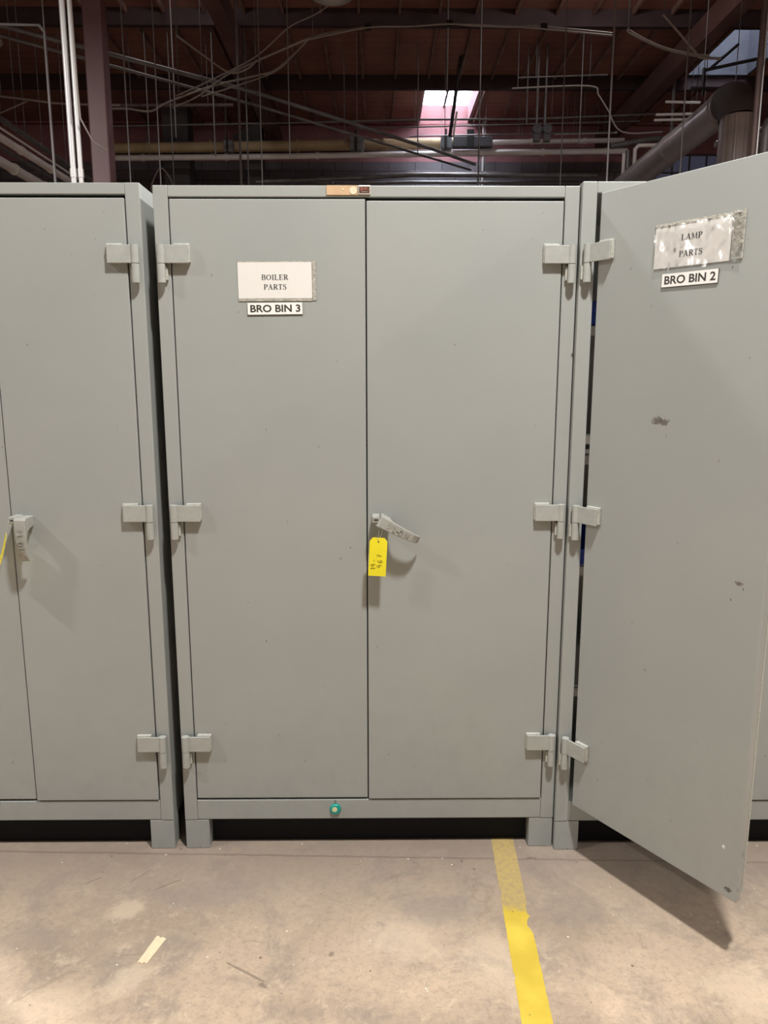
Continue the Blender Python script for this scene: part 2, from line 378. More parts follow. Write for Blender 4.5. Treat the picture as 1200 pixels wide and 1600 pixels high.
# ------------------------------------------------------------------ mesh building
class MB:
    def __init__(self):
        self.v = []; self.f = []; self.smooth = []
    def add(self, vs_, fs_, sm=False):
        k = len(self.v)
        self.v += [tuple(p) for p in vs_]
        for f in fs_:
            self.f.append([i + k for i in f]); self.smooth.append(sm)
        return self
    def box(self, x0, x1, y0, y1, z0, z1, mtx=None):
        p = [Vector((x, y, z)) for x in (x0, x1) for y in (y0, y1) for z in (z0, z1)]
        if mtx: p = [mtx @ q for q in p]
        return self.add(p, [(0, 1, 3, 2), (4, 6, 7, 5), (0, 4, 5, 1), (2, 3, 7, 6), (0, 2, 6, 4), (1, 5, 7, 3)])
    def tube(self, pts, r, n=10, caps=True):
        pts = [Vector(p) for p in pts]
        rs = r if isinstance(r, (list, tuple)) else [r] * len(pts)
        rings = []
        prev = None
        for i, p in enumerate(pts):
            if i == 0: t = pts[1] - p
            elif i == len(pts) - 1: t = p - pts[i - 1]
            else: t = (pts[i + 1] - p).normalized() + (p - pts[i - 1]).normalized()
            t.normalize()
            if prev is None:
                a = Vector((0, 0, 1)) if abs(t.z) < 0.9 else Vector((1, 0, 0))
                e1 = t.cross(a).normalized()
            else:
                e1 = (prev - t * prev.dot(t)).normalized()
            prev = e1
            e2 = t.cross(e1)
            rings.append([p + rs[i] * (math.cos(2 * PI * k / n) * e1 + math.sin(2 * PI * k / n) * e2) for k in range(n)])
        vs_ = [q for rg in rings for q in rg]
        fs_ = [(i * n + k, i * n + (k + 1) % n, (i + 1) * n + (k + 1) % n, (i + 1) * n + k) for i in range(len(rings) - 1) for k in range(n)]
        self.add(vs_, fs_, True)
        if caps:
            self.add(rings[0], [tuple(range(n))[::-1]]); self.add(rings[-1], [tuple(range(n))])
        return self
    def prism(self, poly, axis='y', a=0, b=0.01, mtx=None):
        """poly in the plane across the axis; axis y: (x,z); axis z: (x,y); axis x: (y,z)"""
        def P(p, d):
            q = {'y': (p[0], d, p[1]), 'z': (p[0], p[1], d), 'x': (d, p[0], p[1])}[axis]
            q = Vector(q)
            return mtx @ q if mtx else q
        n = len(poly)
        vs_ = [P(p, a) for p in poly] + [P(p, b) for p in poly]
        fs_ = [tuple(range(n))[::-1], tuple(range(n, 2 * n))] + [(i, (i + 1) % n, n + (i + 1) % n, n + i) for i in range(n)]
        return self.add(vs_, fs_)
    def build(self, name, mat, parent=None, loc=None, bevel=0, seg=2):
        me = bpy.data.meshes.new(name)
        me.from_pydata(self.v, [], self.f)
        me.polygons.foreach_set('use_smooth', self.smooth)
        bm = bmesh.new(); bm.from_mesh(me)
        bmesh.ops.recalc_face_normals(bm, faces=bm.faces)
        bm.to_mesh(me); bm.free()
        me.materials.append(mat)
        o = bpy.data.objects.new(name, me)
        COL.objects.link(o)
        if parent: o.parent = parent
        if loc: o.location = loc
        if bevel:
            md = o.modifiers.new('bevel', 'BEVEL'); md.width = bevel; md.segments = seg; md.limit_method = 'ANGLE'; md.angle_limit = 0.6
            md.harden_normals = False
        return o

def struct(o): o['kind'] = 'structure'; return o

def ribbon(mb, pts, widths, y, th=0.0004, mtx=None):
    """thin raised stroke in the xz plane: pts (x,z), widths per point; front at y-th"""
    n = len(pts)
    if not isinstance(widths, (list, tuple)): widths = [widths] * n
    L, R = [], []
    for i, p in enumerate(pts):
        a = pts[max(0, i - 1)]; b_ = pts[min(n - 1, i + 1)]
        d = Vector((b_[0] - a[0], b_[1] - a[1])); d.normalize()
        nx, nz = -d.y * widths[i] / 2, d.x * widths[i] / 2
        L.append((p[0] + nx, p[1] + nz)); R.append((p[0] - nx, p[1] - nz))
    vs_ = []
    for yy in (y - th, y):
        for q in L + R: 
            v = Vector((q[0], yy, q[1])); vs_.append(mtx @ v if mtx else v)
    fs_ = []
    for i in range(n - 1):
        fs_.append((i, i + 1, n + i + 1, n + i))
        fs_.append((2 * n + i, 3 * n + i, 3 * n + i + 1, 2 * n + i + 1))
        fs_.append((i, 2 * n + i, 2 * n + i + 1, i + 1)); fs_.append((n + i, n + i + 1, 3 * n + i + 1, 3 * n + i))
    mb.add(vs_, fs_)

def arc(cx, cz, rx, rz, a0, a1, n=10):
    return [(cx + rx * math.cos(math.radians(a0 + (a1 - a0) * k / n)), cz + rz * math.sin(math.radians(a0 + (a1 - a0) * k / n))) for k in range(n + 1)]

def serif_text(mb, text, x0, z0, h, y, pitch_scale=1.0, mtx=None):
    T, t = 0.13 * h, 0.045 * h
    wd = {'B': .66, 'O': .74, 'I': .36, 'L': .62, 'E': .62, 'R': .68, 'P': .58, 'A': .72, 'T': .62, 'S': .52, 'M': .88, ' ': .3}
    x = x0
    def S(pts, ws): ribbon(mb, [(x + px * h, z0 + pz * h) for px, pz in pts], ws, y, 0.0004, mtx)
    def stem(px, a=0, b_=1, wdt=None): S([(px, a), (px, b_)], wdt or T)
    def ser(px, pz, wl=.13): S([(px - wl, pz), (px + wl, pz)], t)
    for ch in text:
        if ch == 'I': stem(.18); ser(.18, .02); ser(.18, .98)
        elif ch == 'L': stem(.16); ser(.16, .98); ser(.16, .02); S([(.16, .02), (.58, .02)], t); S([(.57, 0), (.58, .22)], [t, t * .6])
        elif ch == 'E': stem(.16); S([(.03, .98), (.55, .98)], t); S([(.03, .02), (.57, .02)], t); S([(.16, .52), (.42, .52)], t); S([(.55, .98), (.55, .80)], t); S([(.57, .02), (.58, .22)], t); S([(.42, .42), (.42, .62)], t)
        elif ch == 'B': stem(.16); S([(.03, .98), (.33, .98)], t); S([(.03, .02), (.36, .02)], t); S([(.16, .53), (.34, .53)], t); S(arc(.33, .755, .19, .225, 90, -90), [t, t, T * .7, T, T, T, T, T, T * .7, t, t]); S(arc(.36, .275, .21, .255, 90, -90), [t, t, T * .7, T, T, T, T, T, T * .7, t, t])
        elif ch == 'P': stem(.16); ser(.16, .02); S([(.03, .98), (.32, .98)], t); S([(.16, .48), (.32, .48)], t); S(arc(.32, .73, .21, .25, 90, -90), [t, t, T * .7, T, T, T, T, T, T * .7, t, t])
        elif ch == 'R': stem(.16); ser(.16, .02); S([(.03, .98), (.32, .98)], t); S([(.16, .50), (.32, .50)], t); S(arc(.32, .74, .20, .24, 90, -90), [t, t, T * .7, T, T, T, T, T, T * .7, t, t]); S([(.32, .50), (.60, .02)], T); ser(.62, .02, .07)
        elif ch == 'O': S(arc(.37, .5, .30, .47, 90, 450, 20), [t, t * 1.3, T * .7, T * .9, T, T, T, T * .9, T * .7, t * 1.3, t, t * 1.3, T * .7, T * .9, T, T, T, T * .9, T * .7, t * 1.3, t])
        elif ch == 'A': S([(.10, .0), (.37, .98)], t); S([(.35, 1.0), (.60, .0)], T); S([(.19, .34), (.50, .34)], t); ser(.10, .02, .10); ser(.60, .02, .12)
        elif ch == 'T': stem(.31); ser(.31, .02); S([(.04, .98), (.58, .98)], t); S([(.04, .98), (.03, .76)], t); S([(.58, .98), (.59, .76)], t)
        elif ch == 'S': S([(.44, .78), (.40, .92), (.27, .98), (.13, .92), (.09, .76), (.16, .62), (.30, .52), (.42, .40), (.47, .24), (.40, .08), (.26, .02), (.12, .08), (.06, .24)], [t, t, t, T * .7, T * .8, T, T, T, T * .8, T * .7, t, t, t]); S([(.45, .97), (.45, .70)], t); S([(.06, .03), (.06, .30)], t)
        elif ch == 'M': S([(.14, 0), (.14, 1)], t); S([(.14, .98), (.44, .05)], T); S([(.44, .05), (.72, .98)], t); S([(.74, 0), (.74, 1)], T); ser(.14, .02, .10); ser(.74, .02, .12)
        x += wd[ch] * h * pitch_scale * 1.12
    return x

def text_width(text, h, ps=1.0):
    wd = {'B': .66, 'O': .74, 'I': .36, 'L': .62, 'E': .62, 'R': .68, 'P': .58, 'A': .72, 'T': .62, 'S': .52, 'M': .88, ' ': .3}
    return sum(wd[c] for c in text) * h * ps * 1.12

def sans_text(name, text, width, height, mat, parent, loc, bold=0.02):
    """block lettering as a mesh, standing in the xz plane, centred on loc, facing -y"""
    cu = bpy.data.curves.new(name, 'FONT'); cu.body = text; cu.size = 1; cu.extrude = 0.0; cu.offset = bold; cu.resolution_u = 4
    to = bpy.data.objects.new(name, cu); COL.objects.link(to)
    bpy.context.view_layer.update()
    dg = bpy.context.evaluated_depsgraph_get()
    me = bpy.data.meshes.new_from_object(to.evaluated_get(dg))
    bpy.data.objects.remove(to)
    xs = [v.co.x for v in me.vertices]; ys_ = [v.co.y for v in me.vertices]
    sx, sy = width / (max(xs) - min(xs)), height / (max(ys_) - min(ys_))
    cx, cy = (max(xs) + min(xs)) / 2, (max(ys_) + min(ys_)) / 2
    for v in me.vertices:
        v.co = Vector(((v.co.x - cx) * sx, 0, (v.co.y - cy) * sy))
    me.materials.clear(); me.materials.append(mat)
    o = bpy.data.objects.new(name, me); COL.objects.link(o)
    o.parent = parent; o.location = loc
    return o

# ------------------------------------------------------------------ the building
RZ = 7.2          # underside of the roof boards
YB = 16.1         # rear wall
SK1 = (1.003, 2.10, 13.52, 16.1, 7.56)     # x0 x1 y0 y1 top of rooflight shaft
SK2 = (5.98, 7.1, 10.87, 13.32, 8.9)
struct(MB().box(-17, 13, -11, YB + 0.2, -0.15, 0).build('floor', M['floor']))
def ceiling():
    mb = MB()
    xs = sorted({-17, 13, SK1[0], SK1[1], SK2[0], SK2[1]}); ys_ = sorted({-11, YB + .2, SK1[2], SK2[2], SK2[3]})
    for i in range(len(xs) - 1):
        for j in range(len(ys_) - 1):
            cx, cy = (xs[i] + xs[i + 1]) / 2, (ys_[j] + ys_[j + 1]) / 2
            if SK1[0] < cx < SK1[1] and SK1[2] < cy < SK1[3] + .2: 
                continue
            if SK2[0] < cx < SK2[1] and SK2[2] < cy < SK2[3]: continue
            mb.box(xs[i], xs[i + 1], ys_[j], ys_[j + 1], RZ, RZ + 0.12)
    return mb.build('ceiling', M['boards'])
struct(ceiling())
def back_wall():
    mb = MB()
    # opening for the clerestory window
    X0, X1, Z0, Z1 = 6.45, 9.6, 5.75, 6.55
    mb.box(-17, X0, YB, YB + .2, 0, 7.55); mb.box(X1, 13, YB, YB + .2, 0, 7.55)
    mb.box(X0, X1, YB, YB + .2, 0, Z0); mb.box(X0, X1, YB, YB + .2, Z1, 7.55)
    return mb.build('wall_back', M['block'])
struct(back_wall())
struct(MB().box(-17.2, -17, -11, YB + .2, 0, RZ + .12).build('wall_left', M['farwall']))
struct(MB().box(13, 13.2, -11, YB + .2, 0, RZ + .12).build('wall_right', M['farwall']))
struct(MB().box(-17.2, 13.2, -11.2, -11, 0, RZ + .12).build('wall_front', M['farwall']))

def rooflight(i, S, mat, closed_far):
    x0, x1, y0, y1, zt = S
    root = struct(empty('window_%d' % i, ((x0 + x1) / 2, (y0 + y1) / 2, RZ)))
    cx, cy = (x0 + x1) / 2, (y0 + y1) / 2
    mb = MB()
    X0, X1, Y0, Y1 = x0 - cx, x1 - cx, y0 - cy, y1 - cy
    h = zt - RZ
    mb.box(X0 - .05, X0 + .006, Y0, Y1, -.004, h); mb.box(X1 - .006, X1 + .05, Y0, Y1, -.004, h)
    mb.box(X0 - .05, X1 + .05, Y0 - .05, Y0 + .006, -.004, h)
    if closed_far: mb.box(X0 - .05, X1 + .05, Y1 - .006, Y1 + .05, -.004, h)
    mb.build('window_frame', mat, root)
    g = MB(); g.box(X0, X1, Y0, Y1, h - .02, h - .01)
    g.build('pane', M['glass'], root)
    bars = MB()
    for k in (0.0,):
        bars.box(-.02, .02, Y0, Y1, h - .06, h - .021)
    bars.build('glazing_bar', M['shaftwhite'], root)
    return root
rooflight(1, SK1, M['shaftpink'], False)
rooflight(2, SK2, M['shaftwhite'], True)
wd = struct(empty('window_3', (8.02, YB + .1, 6.15)))
MB().box(-1.57, 1.57, -.005, .005, -.40, .40).build('pane', M['pane'], wd)
fb = MB()
for k in range(9): fb.box(-1.57 + k * .3925 - .015, -1.57 + k * .3925 + .015, -.045, -.006, -.40, .40)
for zz in (-.40, -.02, .36): fb.box(-1.57, 1.57, -.04, -.007, zz, zz + .035)
fb.build('window_frame', M['steel'], wd)

# roof timbers: beams across, rafters between them
purl = [2.82, 5.47, 8.12, 10.77, 13.42]
names = ['third from the camera', 'fourth from the camera', 'just nearer than the hanging cable run', 'behind the hanging cable run', 'right in front of the bright rooflight']
for i, y in enumerate([10.77, 13.42]):
    o = MB().box(-16.9, 12.9, -.05, .05, -.25, 0).build('roof_beam', M['purlin'], loc=(0, y, RZ))
    tag(o, ['dark red timber roof beam crossing along the top edge of the view', 'dark red timber roof beam crossing just above the bright rooflight'][i], 'beam', 'timber beams across the roof')
o = MB().box(-16.9, 12.9, -.05, .05, -.25, 0).build('roof_beam', M['purlin'], loc=(0, 8.12, RZ))
tag(o, 'dark red timber roof beam nearest the cabinets, above the top of the view', 'beam', 'timber beams across the roof')
for gx, lab in ((-2.22, 'heavy brown timber girder running back along the roof above the red column'), (5.12, 'heavy brown timber girder running back along the roof beside the blue-lit rooflight')):
    o = MB().box(-.11, .11, -11, 26.9, -.62, -.26).build('roof_girder', M['girder'], loc=(gx, -10.9 + 11 - .0, RZ))
    o.data.transform(Matrix.Translation((0, 0, 0)))
    o.location = (gx, 0, RZ)
    for v in o.data.vertices:
        v.co.y = max(-10.9, min(YB - .02, v.co.y))
    tag(o, lab, 'girder', 'timber girders under the roof')
random.seed(4)
raft = None
bays = ((8.17, 10.72, 'nearest'), (10.82, 13.37, 'middle'), (13.47, YB - .01, 'rearmost'))
for (ya, yb, wh) in bays:
    for k in range(-10, 14):
        x = 0.39 + k * 0.61
        hit = False
        for S in (SK1, SK2):
            if S[0] - .05 < x < S[1] + .05 and ya < S[3] and yb > S[2]: hit = True
        if hit: continue
        if x < -5.6 or x > 8: continue
        if wh == 'nearest' and not (-4.5 < x < 5.5): continue
        if raft is None:
            raft = MB().box(-.019, .019, -1.26, 1.26, -.09, 0).build('roof_rafter', M['rafter'])
            o = raft
        else:
            o = raft.copy(); COL.objects.link(o)
        o.location = (x + random.uniform(-.02, .02), (ya + yb) / 2, RZ)
        o.rotation_euler.z = random.uniform(-.012, .012)
        tag(o, 'thin brown timber rafter between the roof beams, in the %s bay' % wh, 'rafter', 'roof rafters in the %s bay' % wh)

def pipe(name, pts, r, mat, label, cat, group=None, n=10, joints=(), jm=None, hangers=()):
    P0 = Vector(pts[0])
    mb = MB().tube([Vector(p) - P0 for p in pts], r, n)
    o = mb.build(name, mat, loc=P0)
    tag(o, label, cat, group)
    for t in joints:
        k = t * (len(pts) - 1); i = min(int(k), len(pts) - 2); f = k - i
        a = Vector(pts[i]).lerp(Vector(pts[i + 1]), f) - P0
        d = (Vector(pts[i + 1]) - Vector(pts[i])).normalized()
        MB().tube([a - d * .03, a + d * .03], (r if not isinstance(r, list) else r[0]) * 1.22, n).build('pipe_coupling', jm or mat, o)
    for t in hangers:
        k = t * (len(pts) - 1); i = min(int(k), len(pts) - 2); f = k - i
        a = Vector(pts[i]).lerp(Vector(pts[i + 1]), f)
        if a.z < RZ - .05: MB().tube([a - P0, Vector((a.x, a.y, RZ - .003)) - P0], .006, 6).build('hanger', M['rod'], o)
    return o

J6 = (.06, .2, .35, .5, .66, .8, .95)
pipe('overhead_pipe', [(-5.554, 14.5, 6.181), (1.62, 14.5, 6.297)], .105, M['insul'], 'fat tan lagged pipe running across below the bright rooflight', 'pipe', joints=(.12, .3, .55, .8), hangers=(.2, .8))
pipe('overhead_pipe', [(-5.499, 14.3, 5.942), (-2.452, 14.3, 5.973), (0.708, 14.3, 6.029), (3.018, 14.3, 6.071), (5.199, 14.3, 6.101)], .058, M['whitepipe'], 'long white pipe running across just under the fat tan pipe', 'pipe', joints=J6, hangers=(.2, .8))
pipe('overhead_pipe', [(2.45, 14.6, 6.345), (5.213, 14.6, 6.396)], .05, M['whitepipe'], 'short white pipe continuing right of the dark box', 'pipe', joints=(.3, .7), hangers=(.2, .8))
pipe('overhead_pipe', [(3.7, 14.4, 6.46), (5.0, 14.4, 6.49)], .022, M['conduit'], 'thin bright pipe above the short white pipe', 'pipe', hangers=(.2, .8))
pipe('overhead_pipe', [(-5.593, 14.62, 6.075), (2.868, 14.62, 6.2), (5.1, 14.62, 6.24)], .028, M['darkpipe'], 'thin dark red pipe squeezed between the tan and the white pipes', 'pipe', hangers=(.2, .8))
pipe('overhead_pipe', [(-2.543, 14.8, 5.608), (-0.36, 14.8, 5.702), (0.731, 14.8, 5.756), (4.739, 14.8, 5.751)], .05, M['steel'], 'grey pipe low across the rear wall, just above the middle cabinet', 'pipe', joints=(.3, .55, .8), hangers=(.2, .8))
pipe('overhead_pipe', [(-2.023, 15.1, 5.60), (0.74, 15.1, 5.68), (4.75, 15.1, 5.67)], .035, M['steel'], 'lowest thin grey pipe on the rear wall', 'pipe', hangers=(.2, .8))
pipe('overhead_pipe', [(0.74, 15.5, 5.99), (4.333, 15.5, 5.98)], .02, M['darkpipe'], 'thin dark pipe on the grey block wall', 'pipe', hangers=(.2, .8))
pipe('overhead_conduit', [(-5.095, 13.2, 6.221), (-2.27, 13.2, 6.274), (0.66, 13.2, 6.349), (2.861, 13.2, 6.366), (5.431, 13.2, 6.464)], .018, M['steel'], 'thin conduit crossing the whole view at mid height of the rooflight', 'conduit', hangers=(.2, .8))
pipe('overhead_conduit', [(-0.327, 13.6, 6.308), (5.201, 13.6, 6.461)], .014, M['steel'], 'thinner conduit just below the long one in front of the pink shaft', 'conduit', hangers=(.2, .8))
pipe('overhead_conduit', [(0.694, 14.0, 6.286), (4.826, 14.0, 6.38)], .014, M['steel'], 'lowest thin conduit just above the tan pipe on the right', 'conduit', hangers=(.2, .8))
LG = 'pipes running back on the left'
for pts, r, mm, lb in (
    ([(-4.515, 6.6, 4.6), (-4.515, 12, 4.6)], .035, M['steel'], 'uppermost thick grey pipe running back at far left'),
    ([(-4.62, 6.6, 4.56), (-4.62, 12, 4.56)], .014, M['whitepipe'], 'thin pale pipe under the uppermost grey one at far left'),
    ([(-4.87, 6.6, 4.6), (-4.87, 12, 4.6)], .05, M['whitepipe'], 'thick pale pipe in the middle of the left-hand pipe run'),
    ([(-5.05, 6.6, 4.58), (-5.05, 12, 4.58)], .028, M['steel'], 'dull pipe just below the thick pale one at far left'),
    ([(-5.42, 6.6, 4.6), (-5.42, 12, 4.6)], .07, M['whitepipe'], 'lowest and thickest pale pipe in the left-hand run')):
    pipe('overhead_pipe', pts, r, mm, lb, 'pipe', LG, joints=(.2, .42, .6, .8), hangers=(.3, .8))
DG = 'pipes crossing the roof diagonally'
pipe('overhead_pipe', [(-4.75, 6.35, 5.4), (-4.266, 7.0, 5.42), (-1.64, 9.2, 5.45), (1.095, 12.1, 5.5), (1.9, 13.0, 5.5)], .028, M['rod'], 'upper of two pipes slanting down across the roof from top left', 'pipe', DG, joints=(.3, .5, .72), hangers=(.2, .8))
pipe('overhead_pipe', [(-4.8, 6.4, 5.28), (-4.3, 7.1, 5.35), (-1.72, 9.6, 5.42), (1.85, 13.2, 5.45)], .02, M['rod'], 'lower of two pipes slanting down across the roof from top left', 'pipe', DG, hangers=(.2, .8))

# column and everything that hangs or stands round it
col = empty('steel_column', (-2.30, 4.6, 0), label='oxide red square steel column standing behind the left cabinet', cat='column')
MB().box(-.078, .078, -.078, .078, .012, 6.58).build('shaft', M['oldred'], col, bevel=.012)
MB().box(-.16, .16, -.16, .16, 0, .012).build('base_plate', M['oldred'], col)
pipe('vertical_conduit', [(-2.185, 3.6, 0), (-2.185, 3.6, 7.15)], .020, M['conduit'], 'left of the two bright conduits standing beside the red column', 'conduit', 'bright conduits', joints=(.42,))
pipe('vertical_conduit', [(-2.132, 3.6, 0), (-2.132, 3.6, 7.15)], .017, M['conduit'], 'right of the two bright conduits, nearest the red column', 'conduit', 'bright conduits', joints=(.42,))
pipe('looped_wire', [(-2.11, 3.58, 5.2), (-2.11, 3.57, 4.2), (-2.10, 3.56, 3.55), (-2.09, 3.55, 3.36), (-2.03, 3.6, 3.22), (-1.98, 3.75, 3.2)], .006, M['cable'], 'grey wire coming down the right bright conduit and bending off toward the column', 'wire')
pipe('overhead_pipe', [(-2.562, 4.2, 0), (-2.562, 4.2, 4.19), (-2.60, 4.2, 4.235), (-3.4, 4.2, 4.25)], .011, M['rod'], 'thin dull pipe standing left of the bright conduits and turning left at its top', 'pipe', joints=(.5,), hangers=(.2, .8))
HG = 'rods and wires hanging from the roof'
hang = [  # x, y, bottom z, radius, words
    (-2.355, 5.5, 2.2, .007, 'light hanging rod just right of the red column'), (-2.064, 5.5, 2.2, .007, 'light hanging rod second to the right of the red column'),
    (-1.152, 6.0, 2.2, .006, 'thin rod hanging left of the sign end of the middle cabinet'), (-0.861, 6.0, 3.75, .006, 'thin rod hanging over the paper sign, ending above the cabinet'),
    (1.001, 9.0, 5.40, .012, 'rod ending inside the bright rooflight'), (2.161, 7.0, 2.3, .007, 'rod hanging above the right door of the middle cabinet'),
    (2.269, 5.5, 2.2, .010, 'light rod hanging above the open cabinet'), (3.17, 6.0, 3.4, .008, 'rod hanging in front of the slanting duct'),
    (-3.701, 11, 5.2, .010, 'dim rod hanging behind the lightest rod'), (-3.325, 11.0, 4.4, .009, 'dim rod above the gap between the left cabinets'),
    (-3.011, 10.0, 5.1, .012, 'short dim rod in front of the grey riser duct'),
    (-2.625, 11.0, 5.1, .012, 'dim rod just left of the pipe box'), (-1.876, 9.0, 3.7, .018, 'thick dim pipe hanging at the paper sign side'),
    (-2.091, 11.0, 4.5, .013, 'dim pipe hanging beside the thick dim pipe'), (-0.536, 12.0, 5.6, .010, 'dim rod above the orange plate'),
    (0.756, 12.0, 5.4, .010, 'dark rod at the left edge of the bright rooflight'), (1.587, 10.0, 3.9, .012, 'dark rod passing the right side of the rooflight'),
    (2.854, 12.0, 5.9, .022, 'stout rod carrying the valve, left one'), (2.674, 12.0, 5.9, .014, 'thinner rod beside the valve rod'), (3.0, 12.0, 5.9, .02, 'stout rod carrying the valve, right one'),
    (3.37, 11.0, 5.3, .010, 'dim rod right of the valves')]
for (x, y, zb, r, lb) in hang:
    pipe('hanging_rod', [(x, y, zb), (x, y, RZ - .005)], r, M['rod'], lb, 'rod', HG, n=8)
pipe('standing_pipe', [(3.442, 5.0, 0), (3.442, 5.0, 7.15)], .026, M['darkpipe'], 'tall dull pipe standing at the right edge behind the open door', 'pipe', joints=(.45, .6))
pipe('standing_pipe', [(3.50, 5.05, 3.2), (3.50, 5.05, 7.15)], .008, M['conduit'], 'thin bright rod beside the tall dull pipe at the right edge', 'pipe')
pipe('standing_pipe', [(4.03, 6.0, 0), (4.03, 6.0, 4.02), (4.05, 6.0, 4.10), (4.12, 6.0, 4.15), (4.9, 6.0, 4.16)], .055, M['steel'], 'grey elbow pipe at the right edge above the open door', 'pipe')
WP = 'white pipes at the right of the rooflight'
pipe('standing_pipe', [(2.436, 15.9, 0), (2.436, 15.9, 7.15)], .028, M['conduit'], 'white standing pipe right of the bright rooflight', 'pipe', WP)
pipe('standing_pipe', [(2.322, 15.7, 0), (2.322, 15.7, 6.6)], .022, M['conduit'], 'white standing pipe at the right edge of the pink wall', 'pipe', WP)
# brace in front of the rooflight
br = empty('roof_brace', (1.37, 12.5, 5.85), label='dark slanting brace hanging in front of the bright rooflight', cat='brace')
MB().tube([(0, 0, 0), (.18, 0, 1.35)], .035, 6).build('bar', M['black'], br)
MB().tube([(.07, .1, .02), (.13, .1, .45)], .022, 6).build('stub', M['whitepipe'], br)
# boxes and valves on the pipes
for (x, z, sx, sz, y, mm, lb) in ((-.375, 6.22, .28, .26, 14.3, 'boxgrey', 'grey box clamped round the tan pipe, above the orange plate'), (-3.0, 6.16, .19, .21, 14.3, 'boxgrey', 'grey box clamped round the tan pipe on the left'), (2.0, 6.25, .80, .20, 14.30, 'dullduct', 'long dark box at the right end of the tan pipe'), (1.46, 6.24, .22, .24, 14.30, 'boxgrey', 'grey box on the tan pipe under the rooflight')):
    e = empty('pipe_box', (x, y, z - sz / 2), label=lb, cat='box', group='boxes on the tan pipe')
    MB().box(-sx / 2, sx / 2, -.11, .09, 0, sz).build('case', M[mm], e, bevel=.01)
    MB().box(-sx * .16, sx * .02, -.14, -.11, -.03, sz + .12).build('strap', M['black'], e)
for k, (x, lb) in enumerate(((2.80, 'round valve hanging from the left stout rod'), (2.98, 'round valve hanging from the right stout rod'))):
    e = empty('pipe_valve', (x + .06, 12.0, 5.62), label=lb, cat='valve', group='valves right of the rooflight')
    MB().tube([(0, -.07, .2), (0, .07, .2)], .08, 16).build('wheel', M['dullduct'], e)
    MB().box(-.06, .06, -.05, .05, 0, .28).build('body', M['dullduct'], e, bevel=.01)
# small pipework on the right
RG = 'small pipes left of the slanting duct'
for pts, r, mm, lb in (
    ([(4.40, 12, 0), (4.427, 12, 5.43)], .03, 'whitepipe', 'leftmost white standing pipe beside the slanting duct'),
    ([(4.53, 12.1, 0), (4.53, 12.1, 5.5)], .045, 'steel', 'middle grey standing pipe beside the slanting duct'),
    ([(4.62, 12, 0), (4.62, 12, 5.50), (4.68, 12, 5.56), (5.3, 12, 5.57)], .035, 'whitepipe', 'white pipe that turns right over the slanting duct'),
    ([(5.112, 12.0, 6.281), (5.72, 12.0, 6.27)], .022, 'whitepipe', 'upper short pipe above the slanting duct'),
    ([(4.955, 12.0, 6.07), (5.9, 12.0, 6.09)], .022, 'whitepipe', 'middle short pipe above the slanting duct'),
    ([(4.93, 12.0, 5.98), (5.9, 12.0, 6.0)], .022, 'whitepipe', 'lower short pipe above the slanting duct'),
    ([(4.3, 12.4, 5.66), (5.0, 12.4, 5.78), (5.9, 12.4, 5.79)], .05, 'steel', 'grey pipe bending over behind the slanting duct'),
    ([(5.32, 12.2, 5.2), (5.32, 12.2, RZ - .01)], .03, 'rod', 'dim standing pipe crossing the short pipes'),
    ([(5.2, 10.0, 5.251), (6.6, 10.0, 5.252)], .02, 'whitepipe', 'thin level pipe between the two arms of the duct'),
    ([(5.2, 10.0, 5.02), (6.6, 10.0, 5.03)], .05, 'steel', 'thick level pipe between the two arms of the duct')):
    pipe('overhead_pipe', pts, r, M[mm], lb, 'pipe', RG, hangers=(.9,) if pts[0][2] > 1 else ())

# galvanised duct: a horizontal arm, an elbow and a fluted riser
dk = empty('ventilation_duct', (4.40, 7.5, 0), label='large galvanised duct with a level arm running back and a fluted riser', cat='duct')
def flute(z0, z1, R=.20, n=36):
    mb = MB(); k = n * 2
    ring = lambda z: [(R * (1 + (.035 if i % 8 in (0, 1) else 0)) * math.cos(2 * PI * i / k), R * (1 + (.035 if i % 8 in (0, 1) else 0)) * math.sin(2 * PI * i / k), z) for i in range(k)]
    mb.add(ring(z0) + ring(z1), [(i, (i + 1) % k, k + (i + 1) % k, k + i) for i in range(k)])
    return mb
flute(0, 4.62).build('riser', M['galv'], dk)
arc_pts = [(0, 0.30 - 0.30 * math.cos(a), 4.60 + 0.27 * math.sin(a)) for a in [PI / 2 * k / 6 for k in range(7)]]
MB().tube(arc_pts, .225, 32, caps=False).build('elbow', M['dullduct'], dk)
MB().tube([(0, .28, 4.87), (.06, 5.2, 4.87)], .20, 32).build('arm', M['galv'], dk)
MB().tube([(0, .30, 4.87), (0, .36, 4.87)], .222, 32).build('joint_ring', M['galv'], dk)
MB().tube([(0, .42, 4.87), (0, .46, 4.87)], .216, 32).build('joint_ring', M['galv'], dk)
MB().tube([(.02, 2.1, 4.87), (.02, 2.14, 4.87)], .207, 32).build('joint_ring', M['galv'], dk)
gd = empty('riser_duct', (-4.25, 15.2, 0), label='dim grey square riser duct against the rear wall at left', cat='duct')
MB().box(-.27, .27, -.25, .25, 0, RZ - .02).build('casing', M['dullduct'], gd)
MB().box(-.29, .29, -.27, .27, 5.9, 5.95).build('flange', M['dullduct'], gd)
# rolled canopy over the second riser
gd2 = empty('riser_duct', (-2.75, 15.3, 0), label='dim grey riser duct with a slanted hood left of the girder', cat='duct')
MB().prism([(-.30, 6.6), (-.05, 5.9), (.30, 5.9), (.30, 6.9)], 'y', -.25, .25).build('hood', M['dullduct'], gd2)
MB().box(-.02, .28, -.2, .2, 0, 5.9).build('casing', M['dullduct'], gd2)

